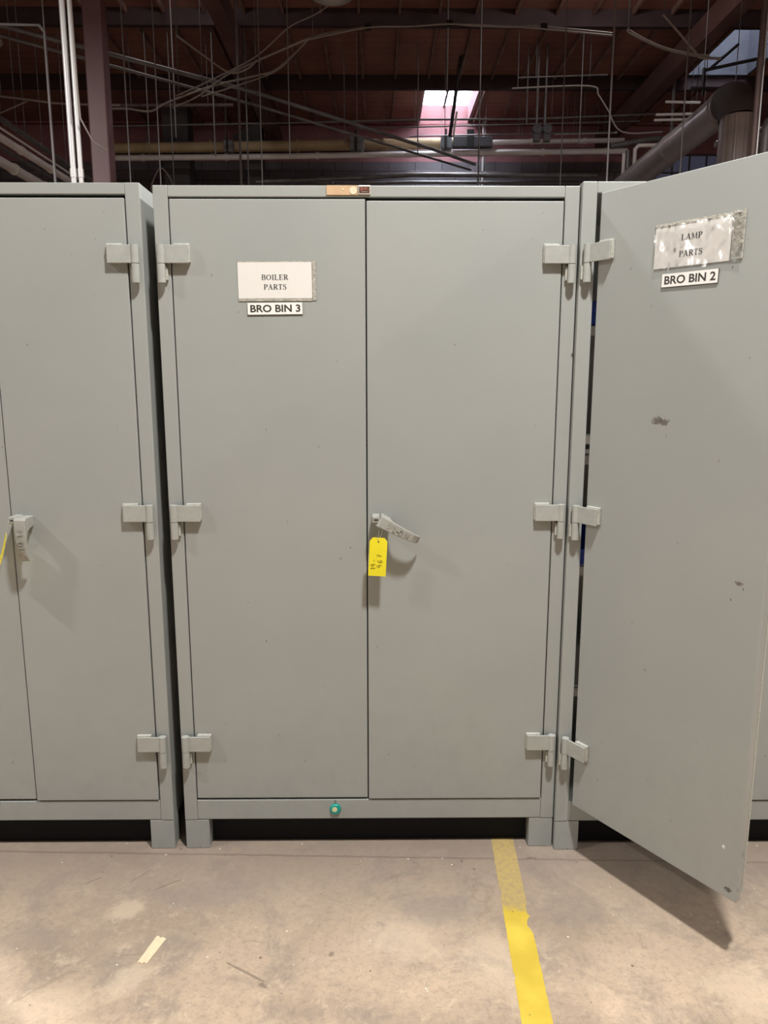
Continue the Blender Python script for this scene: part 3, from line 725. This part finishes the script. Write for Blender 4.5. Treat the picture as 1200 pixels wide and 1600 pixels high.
# loose cables
CG = 'cables slung under the roof'
def cable(pts, r, lb, mm='cable', extra=()):
    def cr(P, n=5):
        out = []
        P = [Vector(p) for p in P]
        Q = [P[0]] + P + [P[-1]]
        for i in range(1, len(Q) - 2):
            for k in range(n):
                t = k / n
                a, b_, c, d = Q[i - 1], Q[i], Q[i + 1], Q[i + 2]
                out.append(.5 * ((2 * b_) + (c - a) * t + (2 * a - 5 * b_ + 4 * c - d) * t * t + (3 * b_ - a - 3 * c + d) * t ** 3))
        out.append(P[-1]); return out
    o = pipe('hanging_cable', cr(pts), r, M[mm], lb, 'cable', CG, n=7, hangers=(0.02,) if pts[0][2] > 4.4 else (0.5,))
    for e in extra:
        q = Vector(e) - Vector(pts[0])
        MB().box(q.x - .04, q.x + .04, q.y - .03, q.y + .03, q.z - .035, q.z + .035).build('clamp', M['black'], o)
    return o
A = [(-1.591, 8.5, 5.58), (-1.295, 8.5, 5.703), (-0.79, 8.5, 5.896), (-0.372, 8.5, 5.973), (-0.08, 8.5, 6.012), (0.461, 8.5, 6.022), (0.986, 8.5, 6.054), (1.295, 8.5, 6.032), (1.797, 8.5, 6.019), (2.214, 8.5, 6.02), (3.114, 8.5, 5.947)]
cable(A, .013, 'long slack cable slung level across the roof in front of the rooflight', extra=(A[4], A[6], A[9]))
cable([(-.85, 8.45, 5.84), (-.08, 8.45, 5.985), (.5, 8.45, 6.0), (1.0, 8.45, 6.03), (1.9, 8.45, 5.995), (3.1, 8.45, 5.90)], .010, 'second slack cable just under the long level one')
cable([(-2.664, 8.5, 5.033), (-2.32, 8.5, 5.175), (-1.974, 8.5, 5.409), (-1.591, 8.5, 5.58), (-0.857, 8.5, 5.865)], .010, 'cable rising to the right above the paper sign, lower strand')
cable([(-2.541, 8.2, 5.073), (-2.083, 8.2, 5.263), (-1.503, 8.2, 5.542), (-1.072, 8.2, 5.884), (-0.682, 8.2, 6.062), (-.3, 8.3, 6.4), (0.1, 8.4, 6.9)], .009, 'cable rising steeply to the right toward the lamp hood')
cable([(-3.607, 8.8, 5.112), (-3.347, 8.8, 5.112), (-3.045, 8.8, 5.081), (-2.805, 8.8, 5.194), (-2.207, 8.8, 5.396), (-1.598, 8.8, 5.533), (-1.293, 8.8, 5.629), (-0.882, 8.8, 5.985)], .013, 'cable sagging low beside the red column then rising to the right')
cable([(-2.30, 8.6, 5.2), (-1.95, 8.6, 5.30), (-1.5, 8.6, 5.44), (-1.25, 8.6, 5.55), (-.95, 8.6, 5.82)], .009, 'lowest strand of the cable bunch that rises to the right')
cable([(-2.458, 8.0, 5.703), (-2.111, 8.0, 5.464), (-1.815, 8.0, 5.282), (-1.598, 8.0, 5.319), (-1.475, 8.0, 5.415)], .012, 'bent cable falling right from beside the left girder')
cable([(3.306, 8.5, 5.99), (3.522, 8.5, 5.88), (3.824, 8.5, 5.765), (4.209, 8.5, 5.69), (4.4, 8.5, 5.68)], .02, 'thick bunched cable drooping right above the open cabinet')
cable([(3.306, 8.45, 5.94), (3.522, 8.45, 5.84), (3.824, 8.45, 5.74), (4.1, 8.45, 5.69)], .012, 'thinner strand under the thick bunched cable')
cable([(3.59, 8.0, 5.96), (3.846, 8.0, 5.71), (4.05, 8.0, 5.51), (4.11, 8.0, 5.47), (4.35, 8.0, 5.46)], .016, 'bent grey pipe-like cable slanting down toward the blue-lit rooflight')
cable([(2.234, 11.0, 6.145), (3.485, 11.0, 6.187), (3.65, 11.0, 6.05), (3.818, 11.0, 5.821), (4.068, 11.0, 5.49), (4.734, 11.0, 5.492)], .013, 'thin conduit that steps down to the right of the valves')
cable([(-4.695, 8.0, 5.0), (-4.379, 8.0, 4.963), (-3.902, 8.0, 4.913), (-3.2, 8, 4.9)], .014, 'slack cable crossing level at far left')
cable([(-4.712, 8.0, 4.80), (-4.364, 8.0, 4.941)], .010, 'short cable joining the slack one from below at far left')
cable([(-3.06, 8.9, 3.95), (-3.12, 8.9, 4.1), (-3.06, 8.9, 4.27), (-2.98, 8.9, 4.38), (-2.90, 8.9, 4.33), (-2.82, 8.9, 4.18), (-2.80, 8.9, 4.0)], .008, 'loop of thin wire above the gap beside the left cabinet')
pipe('overhead_pipe', [(-4.542, 11.5, 6.03), (-2.387, 11.5, 6.045)], .03, M['darkpipe'], 'dark level pipe right of the red column, halfway up', 'pipe', hangers=(.2, .8))
pipe('overhead_conduit', [(2.4, 11.4, 6.45), (3.9, 11.4, 6.50)], .012, M['rod'], 'short dim conduit high to the right of the rooflight', 'conduit', hangers=(.2, .8))
# dark struts in front of the blue-lit rooflight
DS = 'dark struts in front of the blue-lit rooflight'
for pts, lb in (([(4.55, 9.0, 5.69), (5.35, 9.0, 5.85)], 'long dark strut rising right across the blue-lit rooflight'), ([(4.62, 9.0, 5.70), (5.0, 9.0, 6.02)], 'short dark strut leaning right across the blue-lit rooflight'),
        ([(4.38, 9.0, 5.46), (5.0, 9.0, 5.46)], 'level dark strut low across the blue-lit rooflight'), ([(4.55, 9.0, 5.36), (4.55, 9.0, 5.72)], 'dark upright strut in front of the blue-lit rooflight')):
    pipe('dark_strut', pts, .022, M['black'], lb, 'strut', DS, n=6, hangers=(1.0,))
# lamp hoods that show at the top edge
def hood(loc, s, lb):
    e = empty('lamp_hood', loc, label=lb, cat='lamp', group='unlit lamp hoods')
    n = 28
    prof = [(.235, 0), (.232, .02), (.17, .10), (.09, .17), (.06, .25), (.0, .26)]
    vs_, fs_ = [], []
    for (r, z) in prof:
        for k in range(n): vs_.append((s * r * math.cos(2 * PI * k / n), s * r * math.sin(2 * PI * k / n), s * z))
    for i in range(len(prof) - 1):
        for k in range(n): fs_.append((i * n + k, i * n + (k + 1) % n, (i + 1) * n + (k + 1) % n, (i + 1) * n + k))
    MB().add(vs_, fs_, True).build('shade', M['hood'], e)
    MB().tube([(0, 0, .26 * s), (0, 0, RZ - loc[2] - .01)], .012, 8).build('stem', M['steel'], e)
    return e
hood((-0.468, 7.0, 5.70), 1.0, 'grey round lamp hood cut by the top edge of the view')
hood((-4.0, 6.0, 4.86), 1.15, 'grey round lamp hood cut by the left edge of the view')

# ------------------------------------------------------------------ cabinets
DEP = 0.61
ST = 0.042
Z_RAIL0, Z_RAIL1 = 0.104, 0.175
HZ = (1.867, 1.111, 0.355)      # joint height of the three hinges

def lever(parent, px, pz, ang, mat):
    """cast lever pivoting at (px, pz); ang = direction of the arm in the door plane; y is out from the door (negative)"""
    h = empty('handle', (px, 0, pz), parent=parent)
    return h

def handle_mesh(ang):
    prof = [(-.018, 0), (-.018, .056), (-.012, .060), (.030, .061), (.070, .059), (.098, .053), (.112, .043), (.120, .031),   # outer side
            (.116, .028), (.106, .037), (.092, .043), (.066, .047), (.040, .047), (.026, .041), (.017, .026), (.014, .0)]
    def wd_(s): return .0175 - .0055 * max(0, min(1, (s + .01) / .13))
    mb = MB()
    n = len(prof)
    ca, sa = math.cos(ang), math.sin(ang)
    def P(s, p, wv): return (s * ca - wv * sa, -p, s * sa + wv * ca)
    vs_ = [P(s, p, wd_(s)) for s, p in prof] + [P(s, p, -wd_(s)) for s, p in prof]
    fs_ = [tuple(range(n)), tuple(range(2 * n - 1, n - 1, -1))] + [(i, n + i, n + (i + 1) % n, (i + 1) % n) for i in range(n)]
    mb.add(vs_, fs_)
    return mb

def raised_marks(ang):
    """worn raised casting marks along the arm"""
    mb = MB(); ca, sa = math.cos(ang), math.sin(ang)
    mt = Matrix(((ca, 0, -sa, 0), (0, 1, 0, 0), (sa, 0, ca, 0), (0, 0, 0, 1)))
    x = .012
    for st in ([(0, .004), (.004, .006), (.004, -.005), (0, -.006)], [(0, -.006), (0, .006), (.005, .005), (.005, 0), (0, 0)], [(0, .006), (0, -.006), (.006, -.006)], [(0, 0), (.006, 0)],
               [(.005, .006), (0, .006), (0, -.006), (.005, -.006)], [(0, .006), (0, -.006)], [(.0, -.006), (.0, .006), (.006, -.006), (.006, .006)]):
        y = -(.0595 if x < .03 else .0608 - max(0, x - .05) * .10)
        ribbon(mb, [(x + a * 1.3, b_ * 1.25) for a, b_ in st], .0020, y, .0022, mt); x += .0100
    return mb

def hinge_leaf(parent, sgn, ax, zj, yoff=0.0):
    """strap on the door with its upper barrel; ax = barrel axis in parent coordinates; sgn +1 strap runs to +x"""
    X = lambda a, b_: (ax + sgn * a, ax + sgn * b_) if sgn > 0 else (ax + sgn * b_, ax + sgn * a)
    e = empty('hinge', (0, 0, 0), parent=parent)
    return e

def closed_strap(sgn, zj):
    mb = MB()
    n = 14
    mb.tube([(0, 0, zj + .0008), (0, 0, zj + .052)], .0115, 20)
    # bent strap: comes off the front of the barrel, then lies on the pad
    poly = [(.006, -.0045), (.006, .0015), (.080, .0015), (.080, -.0045)]
    poly = [(sgn * x, y) for x, y in poly]
    mb.prism(poly, 'z', zj + .001, zj + .0515)
    return mb

def strap_pad(sgn, zj):
    mb = MB()
    x0, x1 = sorted((sgn * .037, sgn * .0825))
    mb.box(x0, x1, .0013, .0142, zj + .0035, zj + .0560)
    return mb

def cabinet(name, xc, yf, W, H, label, split=0.0, open_left=0.0, lever_ang=-math.radians(28), paint_left=None, sag=True):
    root = empty(name, (xc, yf, 0), label=label, cat='cabinet', group='grey steel storage cabinets')
    h = W / 2
    pm = M['paint']
    MB().box(-h, -h + ST, 0, .035, Z_RAIL0, H).build('frame_stile', pm, root, bevel=.0025)
    MB().box(h - ST, h, 0, .035, Z_RAIL0, H).build('frame_stile', pm, root, bevel=.0025)
    mb = MB(); mb.box(-h + ST, h - ST, .0008, .034, Z_RAIL0 + .001, Z_RAIL1); mb.build('bottom_rail', pm, root, bevel=.003)
    mb = MB(); mb.box(-h + ST, h - ST, .0008, .034, H - .031, H - .0002); mb.build('top_rail', pm, root, bevel=.002)
    mb = MB()
    mb.box(-h + .0005, -h + .003, .035, DEP, Z_RAIL0, H - .001); mb.box(h - .003, h - .0005, .035, DEP, Z_RAIL0, H - .001)
    mb.box(-h + .003, h - .003, DEP - .003, DEP, Z_RAIL0, H - .001)
    mb.box(-h + .003, h - .003, .035, DEP - .003, H - .004, H - .001)
    mb.box(-h + .003, h - .003, .035, DEP - .003, Z_RAIL0 + .01, Z_RAIL0 + .014)
    mb.build('carcass', pm, root)
    MB().box(-h + .08, h - .08, DEP - .006, DEP - .003, .002, Z_RAIL0).build('rear_light_block', pm, root)  # added panel, keeps light from behind out of the gap underneath
    MB().box(-h + .079, h - .079, .048, .054, .001, Z_RAIL0).build('shade_board', M['under_shade'], root)  # added black strip painting the shade between the feet
    for sx in (-1, 1):
        for (ya, yb) in ((.0012, .06), (DEP - .06, DEP)):
            x0, x1 = sorted((sx * (h - .0005), sx * (h - .079)))
            MB().box(x0, x1, ya, yb, 0, Z_RAIL0 - .0008).build('leg', pm, root, bevel=.002)
    # doors
    for sx in (-1, 1):
        ax = sx * (h - .0185)
        d_in = split - sx * -.0022 if sx < 0 else split + .0022
        z0, z1 = (.182, H - .0365) if sx < 0 else (.1785, H - .0415)
        a0 = sx * (h - ST - .0032) - ax                 # hinge-side edge relative to the axis
        a1 = (split + sx * .0018) - ax
        x0, x1 = sorted((a0, a1))
        yfr = .014 + (.0 if sx < 0 else -.003)
        is_open = (sx < 0 and open_left)
        mat = M['paint_open'] if is_open else pm
        d = MB().box(x0, x1, yfr, yfr + .021, z0, z1).build('door', mat, root, loc=(ax, -.014, 0), bevel=.0028, seg=3)
        ins = MB().box(x0 + .012, x1 - (.006 if sx < 0 else .012), yfr + .0212, yfr + .040, z0 + .012, z1 - .012)
        ins.build('inner_pan', pm, d, bevel=.004)
        if is_open:
            MB().box(x1 - .010, x1 - .007, yfr + .040, yfr + .047, z0 + .013, z1 - .013).build('edge_lip', M['weld'], d)
        for zj in HZ:
            closed_strap(-sx, zj).build('hinge_strap', M['hinge'], d, bevel=.0012)
            strap_pad(-sx, zj).build('strap_pad', M['weld'], d, bevel=.002)
            lo = MB().tube([(ax, -.014, zj - .053), (ax, -.014, zj - .0008)], .0115, 20)
            lo.build('hinge_barrel', M['hinge'], root, bevel=.001)
            xs = sorted((ax + -sx * .009, ax + -sx * .0165)) if not is_open else sorted((ax - .0165, ax - .009))
            web = MB().prism([(xs[0], zj - .046), (xs[1], zj - .046), (xs[1], zj - .010), (xs[0], zj - .003)], 'y', -.010, .0007)
            web.build('hinge_weld', M['weld'], root, bevel=.002)
        if sx > 0:
            lx = split - ax
            hp = handle_mesh(lever_ang).build('handle', M['cast'], d, loc=(lx + .052, yfr, 1.113), bevel=.0022, seg=2)
            raised_marks(lever_ang).build('handle_marks', M['cast'], d, loc=(lx + .052, yfr, 1.113))
            lug = MB()
            lug.box(lx + .0155, lx + .0385, yfr - .050, yfr, 1.113, 1.1345)
            lug.build('lock_lug', M['cast'], d, bevel=.003)
            MB().box(lx + .021, lx + .034, yfr - .0512, yfr - .0498, 1.1225, 1.1255).build('lug_slot', M['black'], d)
        if is_open:
            d.rotation_euler.z = -open_left
    return root

cab_mid = cabinet('storage_cabinet', 0, 0, 1.219, 2.083, 'grey steel double door cabinet with the white BOILER PARTS sign, both doors shut', split=-.003)
cab_left = cabinet('storage_cabinet', -1.103, -.0008, .914, 2.0895, 'grey steel cabinet cut by the left edge, without paper signs on its door', split=.012, lever_ang=-PI / 2 - .01)
cab_right = cabinet('storage_cabinet', .6121 + .6095, -.020, 1.219, 2.0905, 'grey steel cabinet on the right with its left door swung open toward the aisle', split=.0, open_left=.9829)

# plates on the top rail of the middle cabinet
pl = MB().box(-.1148, -.0262, -.0025, .0008, 2.0565, 2.0825).build('maker_plate', M['brass'], cab_mid, bevel=.0008)
pl['label'] = 'tan rectangular plate'
MB().tube([(-.0385, -.0025, 2.0685), (-.0385, -.0034, 2.0685)], .0105, 24).build('plate_disc', M['cream'], pl)
MB().tube([(-.0675, -.0025, 2.0715), (-.0675, -.0032, 2.0715)], .0028, 12).build('plate_rivet', M['cream'], pl)
bd = MB().box(-.0245, .0105, -.0045, .0008, 2.0575, 2.0825).build('maker_badge', M['chrome'], cab_mid, bevel=.0018)
bd['label'] = 'small dark badge with red lettering in a bright rim'
MB().box(-.0215, .0078, -.0052, -.0045, 2.0618, 2.0782).build('badge_face', M['badge_dark'], bd)
mbk = MB()
rows = [(2.0742, [[(0, 0), (0, .0032), (.002, .0032), (.002, .0018), (0, .0018)], [(0, .0032), (0, 0), (.002, 0)], [(0, 0), (.001, .0032), (.002, 0)], [(0, .0032), (.002, .0032), (0, 0), (.002, 0)], [(0, 0), (.001, .0032), (.002, 0)]]),
        (2.0692, [[(0, 0), (0, .0032), (.002, .0032), (.002, 0), (0, 0)], [(0, .0032), (.002, 0)], [(0, 0), (0, .0032), (.0018, .0016), (0, .0016)], [(.001, 0), (.001, .0032)], [(0, .0032), (.002, .0032)], [(0, 0), (.002, .0032)]])]
for z, chs in rows:
    x = -.0170
    for st in chs:
        ribbon(mbk, [(x + a, z - .001 + b_) for a, b_ in st], .0009, -.0052, .0003); x += .0039
mbk.build('badge_lettering', M['badge_red'], bd)
ribbon(mbk2 := MB(), [(-.016, .0), (.003, .0)], .0008, 0, .0003)
mbk2.build('badge_line', M['chrome'], bd, loc=(0, -.0052, 2.0645))

# ------------------------------------------------------------------ signs
def paper_sign(parent_mtx, words, label, wrinkle, lean=0.0):
    """paper in a clear plastic sleeve; local frame: origin lower-left corner of the paper, x right, z up, facing -y"""
    W, H = .2145, .1015
    root = empty('paper_sign', (0, 0, 0), label=label, cat='sign')
    root.matrix_world = parent_mtx
    MB().box(0, W, -.0012, -.0006, 0, H).build('paper', M['paper'], root)
    mb = MB()
    hh = .0135
    for t, z in zip(words, (.0520, .0250) if not wrinkle else (.0640, .0240)):
        wv = text_width(t, hh * 1.08, .98)
        serif_text(mb, t, -wv / 2, 0, hh * 1.08, -.00125, .98, Matrix.Translation((.1075, 0, z)) @ Matrix.Diagonal((1.34, 1, 1, 1)))
    mb.build('lettering', M['ink'], root)
    # sleeve: a thin clear film with welded right and lower margins
    nx, nz = (56, 28) if wrinkle else (30, 14)
    x0, x1, z0, z1 = -.0015, W + (.014 if not wrinkle else .036), -.008, H + .004
    vs_, fs_ = [], []
    random.seed(9)
    for j in range(nz + 1):
        for i in range(nx + 1):
            x = x0 + (x1 - x0) * i / nx; z = z0 + (z1 - z0) * j / nz
            if wrinkle:
                a = noise.noise(Vector((x * 26, z * 26, 1.3))) * .0020 + noise.noise(Vector((x * 70, z * 60, 4.3))) * .0008
                y = -.0048 + a
                if x > W: y = -.004 - (x - W) * .12 + a * .4
                if j == nz: z += .002 * noise.noise(Vector((x * 60, 3, 0)))
                if x > W: z += (x - W) * .10 * (1 if j > nz / 2 else 1.6)
            else:
                y = -.0020 + noise.noise(Vector((x * 14, z * 14, 7))) * .0004
                if x > W: y = -.0028 + noise.noise(Vector((x * 90, z * 160, 2))) * .0022
                if z < 0: y = -.0022 + noise.noise(Vector((x * 60, z * 200, 5))) * .0010
            vs_.append((x, min(y, -.0017), z))
    for j in range(nz):
        for i in range(nx):
            fs_.append((j * (nx + 1) + i, j * (nx + 1) + i + 1, (j + 1) * (nx + 1) + i + 1, (j + 1) * (nx + 1) + i))
    MB().add(vs_, fs_, True).build('plastic_sleeve', M['sleeve_wrinkled' if wrinkle else 'sleeve'], root)
    # welded seams of the sleeve: slightly thicker, cloudy
    sm = MB()
    if wrinkle:
        pts = [(W + .004 + .002 * math.sin(k), -.003 + k * .0265) for k in range(5)]
        sm.box(W + .004, W + .034, -.0026, -.0012, .002, H + .012)
        sm.box(0, W + .004, -.0014, -.0006, H + .0004, H + .010)
    else:
        sm.box(W + .0015, W + .0115, -.0016, -.0006, -.006, H + .003)
        sm.box(0, W, -.0016, -.0006, -.0075, -.0008)
        sm.box(0, W, -.0012, -.0006, H + .0003, H + .0030)
    sm.build('sleeve_margin', M['margin'], root)
    return root
M['margin'] = simple('cloudy_plastic', (0.50, 0.48, 0.42), 0.25, var=0.25, scale=90, bump=0.9, bscale=140)

def bin_label(parent_mtx, text, label):
    W, H = .161, .0345
    root = empty('bin_label', (0, 0, 0), label=label, cat='label')
    root.matrix_world = parent_mtx
    MB().box(0, W, -.0025, -.0002, 0, H).build('magnet_strip', M['magnet'], root)
    MB().box(.0006, W - .0006, -.0030, -.0025, .0012, H).build('face', M['paper'], root)
    sans_text('lettering', text, .146, .0215, M['brown_ink'], root, (W / 2 + .001, -.0031, H / 2 + .0008), bold=.028)
    return root

def RY(a): return Matrix.Rotation(a, 4, 'Y')
paper_sign(Matrix.Translation((-.3745, -.0002, 1.7712)) @ RY(-.006), ('BOILER', 'PARTS'), 'white BOILER PARTS sign in a clear sleeve on the middle cabinet', False)
bin_label(Matrix.Translation((-.3495, -.0002, 1.7242)) @ RY(-.012), 'BRO BIN 3', 'narrow white label reading BRO BIN 3 under the boiler sign')
# frame of the open door's face: origin at the hinge-side corner
AX = Vector((.6121 + .0185, -.034, 0))
DM = Matrix.Translation(AX) @ Matrix.Rotation(-.9829, 4, 'Z') @ Matrix.Translation((.0267, .014, 0))
paper_sign(DM @ Matrix.Translation((.1880, -.0002, 1.8260)) @ RY(.012), ('LAMP', 'PARTS'), 'wrinkled, glaring LAMP PARTS sign in a loose sleeve on the open door', True)
bin_label(DM @ Matrix.Translation((.2165, -.0002, 1.7765)) @ RY(.018), 'BRO BIN 2', 'narrow white label reading BRO BIN 2 on the open door')

# ------------------------------------------------------------------ teal magnet with cream dot on the bottom rail
mg = empty('button_magnet', (-.1120, .0005, .1425), label='small teal button magnet with cream centre on the bottom rail', cat='magnet')
MB().tube([(0, 0, 0), (0, -.004, 0), (0, -.0075, 0)], [.0175, .0185, .0150], 28).build('rim', M['teal'], mg)
MB().tube([(-.002, -.0074, .001), (-.002, -.0086, .001)], .0085, 20).build('centre_dot', M['disc'], mg)

# ------------------------------------------------------------------ yellow tags
def tag_mesh(W, H, c, bend=0.0):
    out = [(-W / 2, 0), (W / 2, 0), (W / 2, H - c * 1.15), (W / 2 - c, H), (-W / 2 + c, H), (-W / 2, H - c * 1.15)]
    # rows so that the card can bend
    rows = 14; mb = MB(); vs_ = []; fs_ = []
    hole_z = H - .013
    zs_ = [(H - c * 1.15) * j / (rows - 1) for j in range(rows)] + [H]
    for j in range(rows + 1):
        z = zs_[j]
        hw = W / 2 if z < H - c * 1.15 else W / 2 - (z - (H - c * 1.15)) / 1.15
        y = bend * (1 - (z / H)) ** 2
        for th in (0, .0006):
            vs_ += [(-hw, y - th, z), (hw, y - th, z)]
    for j in range(rows):
        a = j * 4; b_ = a + 4
        fs_ += [(a, a + 1, b_ + 1, b_), (a + 2, b_ + 2, b_ + 3, a + 3), (a, b_, b_ + 2, a + 2), (a + 1, a + 3, b_ + 3, b_ + 1)]
    fs_ += [(0, 2, 3, 1), (rows * 4, rows * 4 + 1, rows * 4 + 3, rows * 4 + 2)]
    return mb.add(vs_, fs_)

def hang_tag(mtx, H, bend, wires, label, writing=True):
    root = empty('hanging_tag', (0, 0, 0), label=label, cat='tag')
    root.matrix_world = mtx
    W = .0535
    card = tag_mesh(W, H, .0095, bend).build('card', M['yellow_tag'], root)
    MB().tube([(0, -.0006 + .0, H - .0130), (0, -.0011, H - .0130)], .0024, 12).build('eyelet', M['black'], card)
    mb = MB()
    for w_ in wires: mb.tube(w_, .0007, 6)
    mb.build('wire', M['wire'], root)
    if writing:
        mk = MB()
        def by(z): return bend * (1 - max(0, min(1, z / H))) ** 2 - .0007
        # writing turned a quarter: reads upward. u = along the reading direction (up the tag), v = across
        def pen(strokes, u0, v0, s):
            for st in strokes:
                pts = [(v0 - q[1] * s, u0 + q[0] * s) for q in st]
                ribbon(mk, pts, .0015, by(u0 + .006) , .0003)
        D1 = [[(.0, .8), (.15, 1), (.15, 0)]]
        D4 = [[(.3, 1), (0, .4), (.55, .4)], [(.4, .8), (.4, 0)]]
        D6 = [[(.45, 1), (.15, .7), (.05, .3), (.25, 0), (.5, .2), (.4, .5), (.1, .4)]]
        D7 = [[(.0, 1), (.5, 1), (.2, 0)], [(.05, .5), (.45, .55)]]
        DD = [[(0, .4), (.5, .4)]]
        pen(D1, .022, -.006, .014); pen(D4, .030, -.006, .015); pen(DD, .046, -.006, .011)
        pen(D4, .027, .014, .017); pen(D6, .042, .015, .016); pen(D7, .060, .012, .015)
        mk.build('handwriting', M['pen'], card)
    return root
TM = Matrix.Translation((.0262, -.054, .9490)) @ Matrix.Rotation(math.radians(3.0), 4, 'Y') @ Matrix.Rotation(math.radians(-2), 4, 'Z')
hang_tag(TM, .1205, .004, [
    [(0, -.001, .108), (-.003, -.003, .118), (-.001, -.004, .135), (.001, -.002, .160)],
    [(0, .001, .108), (.004, .002, .122), (.010, .002, .140), (.012, .006, .152)],
    [(.001, -.002, .160), (-.004, -.003, .157), (-.010, -.003, .1605)]],
    'yellow card tag with handwritten digits, wired beside the lever of the middle cabinet')
TL = Matrix.Translation((-1.107, -.058, .962)) @ Matrix.Rotation(math.radians(11), 4, 'Y') @ Matrix.Rotation(math.radians(-62), 4, 'Z')
hang_tag(TL, .128, -.016, [
    [(0, -.001, .116), (.003, -.002, .130), (.002, .002, .150), (-.006, .004, .166)],
    [(-.006, .004, .160), (-.016, .03, .140), (-.020, .045, .12), (-.022, .05, .10)],
    [(-.016, .03, .140), (-.026, .03, .118), (-.018, .036, .105)]],
    'yellow card tag seen almost edge-on, wired to the lever of the left cabinet')

# ------------------------------------------------------------------ things on the floor
st_pts = []
def stripe():
    # edges follow the painted line: slight lean, nicks along the right edge
    L = lambda y: .4122 + (y - .0276) * (.0355 / .727) 
    R = lambda y: .4862 + (y - .0276) * (.0330 / .727)
    random.seed(12)
    ys_ = [-2.9 + i * (3.5 / 350) for i in range(351)]
    vs_, fs_ = [], []
    for i, y in enumerate(ys_):
        l = L(y) + random.uniform(-.0008, .0008); r = R(y) + random.uniform(-.0008, .0008)
        if -.395 < y < -.335: r -= .013 * math.sin((y + .395) / .06 * PI) ** .6 * (1.0 if y > -.372 else .6)
        if -.325 < y < -.285: r -= .006
        if -.245 < y < -.205: l += .005 * math.sin((y + .245) / .04 * PI)
        if -.565 < y < -.545: l += .004
        for z in (.0008,):
            vs_ += [(l, y, z), (r, y, z)]
    for i in range(350):
        fs_.append((2 * i, 2 * i + 1, 2 * i + 3, 2 * i + 2))
    # underside skirt for thickness
    k = len(vs_)
    vs_ += [(x, y, 0.0001) for (x, y, z) in vs_]
    for i in range(350):
        fs_.append((k + 2 * i, k + 2 * i + 2, k + 2 * i + 3, k + 2 * i + 1))
        fs_.append((2 * i, 2 * i + 2, k + 2 * i + 2, k + 2 * i)); fs_.append((2 * i + 1, k + 2 * i + 1, k + 2 * i + 3, 2 * i + 3))
    return MB().add(vs_, fs_)
o = stripe().build('floor_stripe', M['stripe'])
tag(o, 'worn yellow line painted on the floor, running under the middle cabinet', 'line')
tp = MB()
a, b_, c, d = Vector((-.6186, -.4979)), Vector((-.5937, -.3998)), Vector((-.564, -.4098)), Vector((-.5922, -.5004))
poly = [a]
for k in range(1, 6): poly.append(a.lerp(b_, k / 6))
poly += [b_, b_.lerp(c, .2) + Vector((0, .002)), b_.lerp(c, .4) + Vector((0, -.003)), b_.lerp(c, .6) + Vector((0, .002)), b_.lerp(c, .8), c]
poly += [d, d.lerp(a, .3) + Vector((0, .004)), d.lerp(a, .5) + Vector((0, -.001)), d.lerp(a, .7) + Vector((0, .003))]
cen = Vector((-.592, -.45))
o = MB().prism([tuple(q - cen) for q in poly], 'z', .0003, .0016).build('tape_scrap', M['masking'], loc=(cen.x, cen.y, 0))
tag(o, 'torn strip of pale masking tape lying on the concrete in front of the left cabinets', 'tape')

# ------------------------------------------------------------------ inside the open cabinet
SX0, SX1 = .6121 + .004, .6121 + 1.219 - .004
for z, lb in ((1.700, 'topmost'), (1.310, 'second'), (.955, 'third'), (.545, 'lowest')):
    s = MB()
    s.box(-.604, .604, .066, DEP - .006, z - .003, z); s.box(-.604, .604, .066, .069, z - .032, z)
    s.build('shelf', M['shelf'], cab_right)
def hopper(loc, label):
    e = empty('parts_bin', loc, label=label, cat='bin', group='blue parts bins')
    mb = MB()
    # walls 3 mm, low front lip, sloping cheeks
    w2, dp, hh, t = .075, .25, .095, .003
    mb.box(-w2, w2, 0, dp, 0, t)
    mb.box(-w2, w2, dp - t, dp, t, hh)
    for s in (-1, 1):
        x0, x1 = sorted((s * w2, s * (w2 - t)))
        mb.prism([(0, t), (dp - t, t), (dp - t, hh), (.07, hh), (.02, .055), (0, .05)], 'x', x0, x1)
    mb.box(-w2, w2, 0, t, t, .048)
    mb.build('tray', M['blue'], e, bevel=.001)
    MB().box(-w2 - .004, w2 + .004, -.005, 0, .040, .050).build('front_lip', M['blue'], e)
    return e
hopper((.742, .062, 1.7002), 'blue plastic parts bin on the top shelf of the open cabinet')
hopper((.742, .062, .9552), 'blue plastic parts bin on a lower shelf of the open cabinet')
e = empty('small_carton', (.71, .10, 1.3102), label='small white carton on the second shelf of the open cabinet', cat='box')
MB().box(-.05, .05, -.04, .04, 0, .055).build('carton', M['white_box'], e, bevel=.001)
MB().box(-.05, .05, -.042, -.0403, .015, .03).build('band', M['black'], e)
e = empty('tin_can', (.715, .11, .5452), label='dull tin can on the lowest shelf of the open cabinet', cat='can')
MB().tube([(0, 0, 0), (0, 0, .11)], .05, 24).build('body', M['can'], e)
MB().tube([(0, 0, .11), (0, 0, .116)], .052, 24).build('rim', M['can'], e)
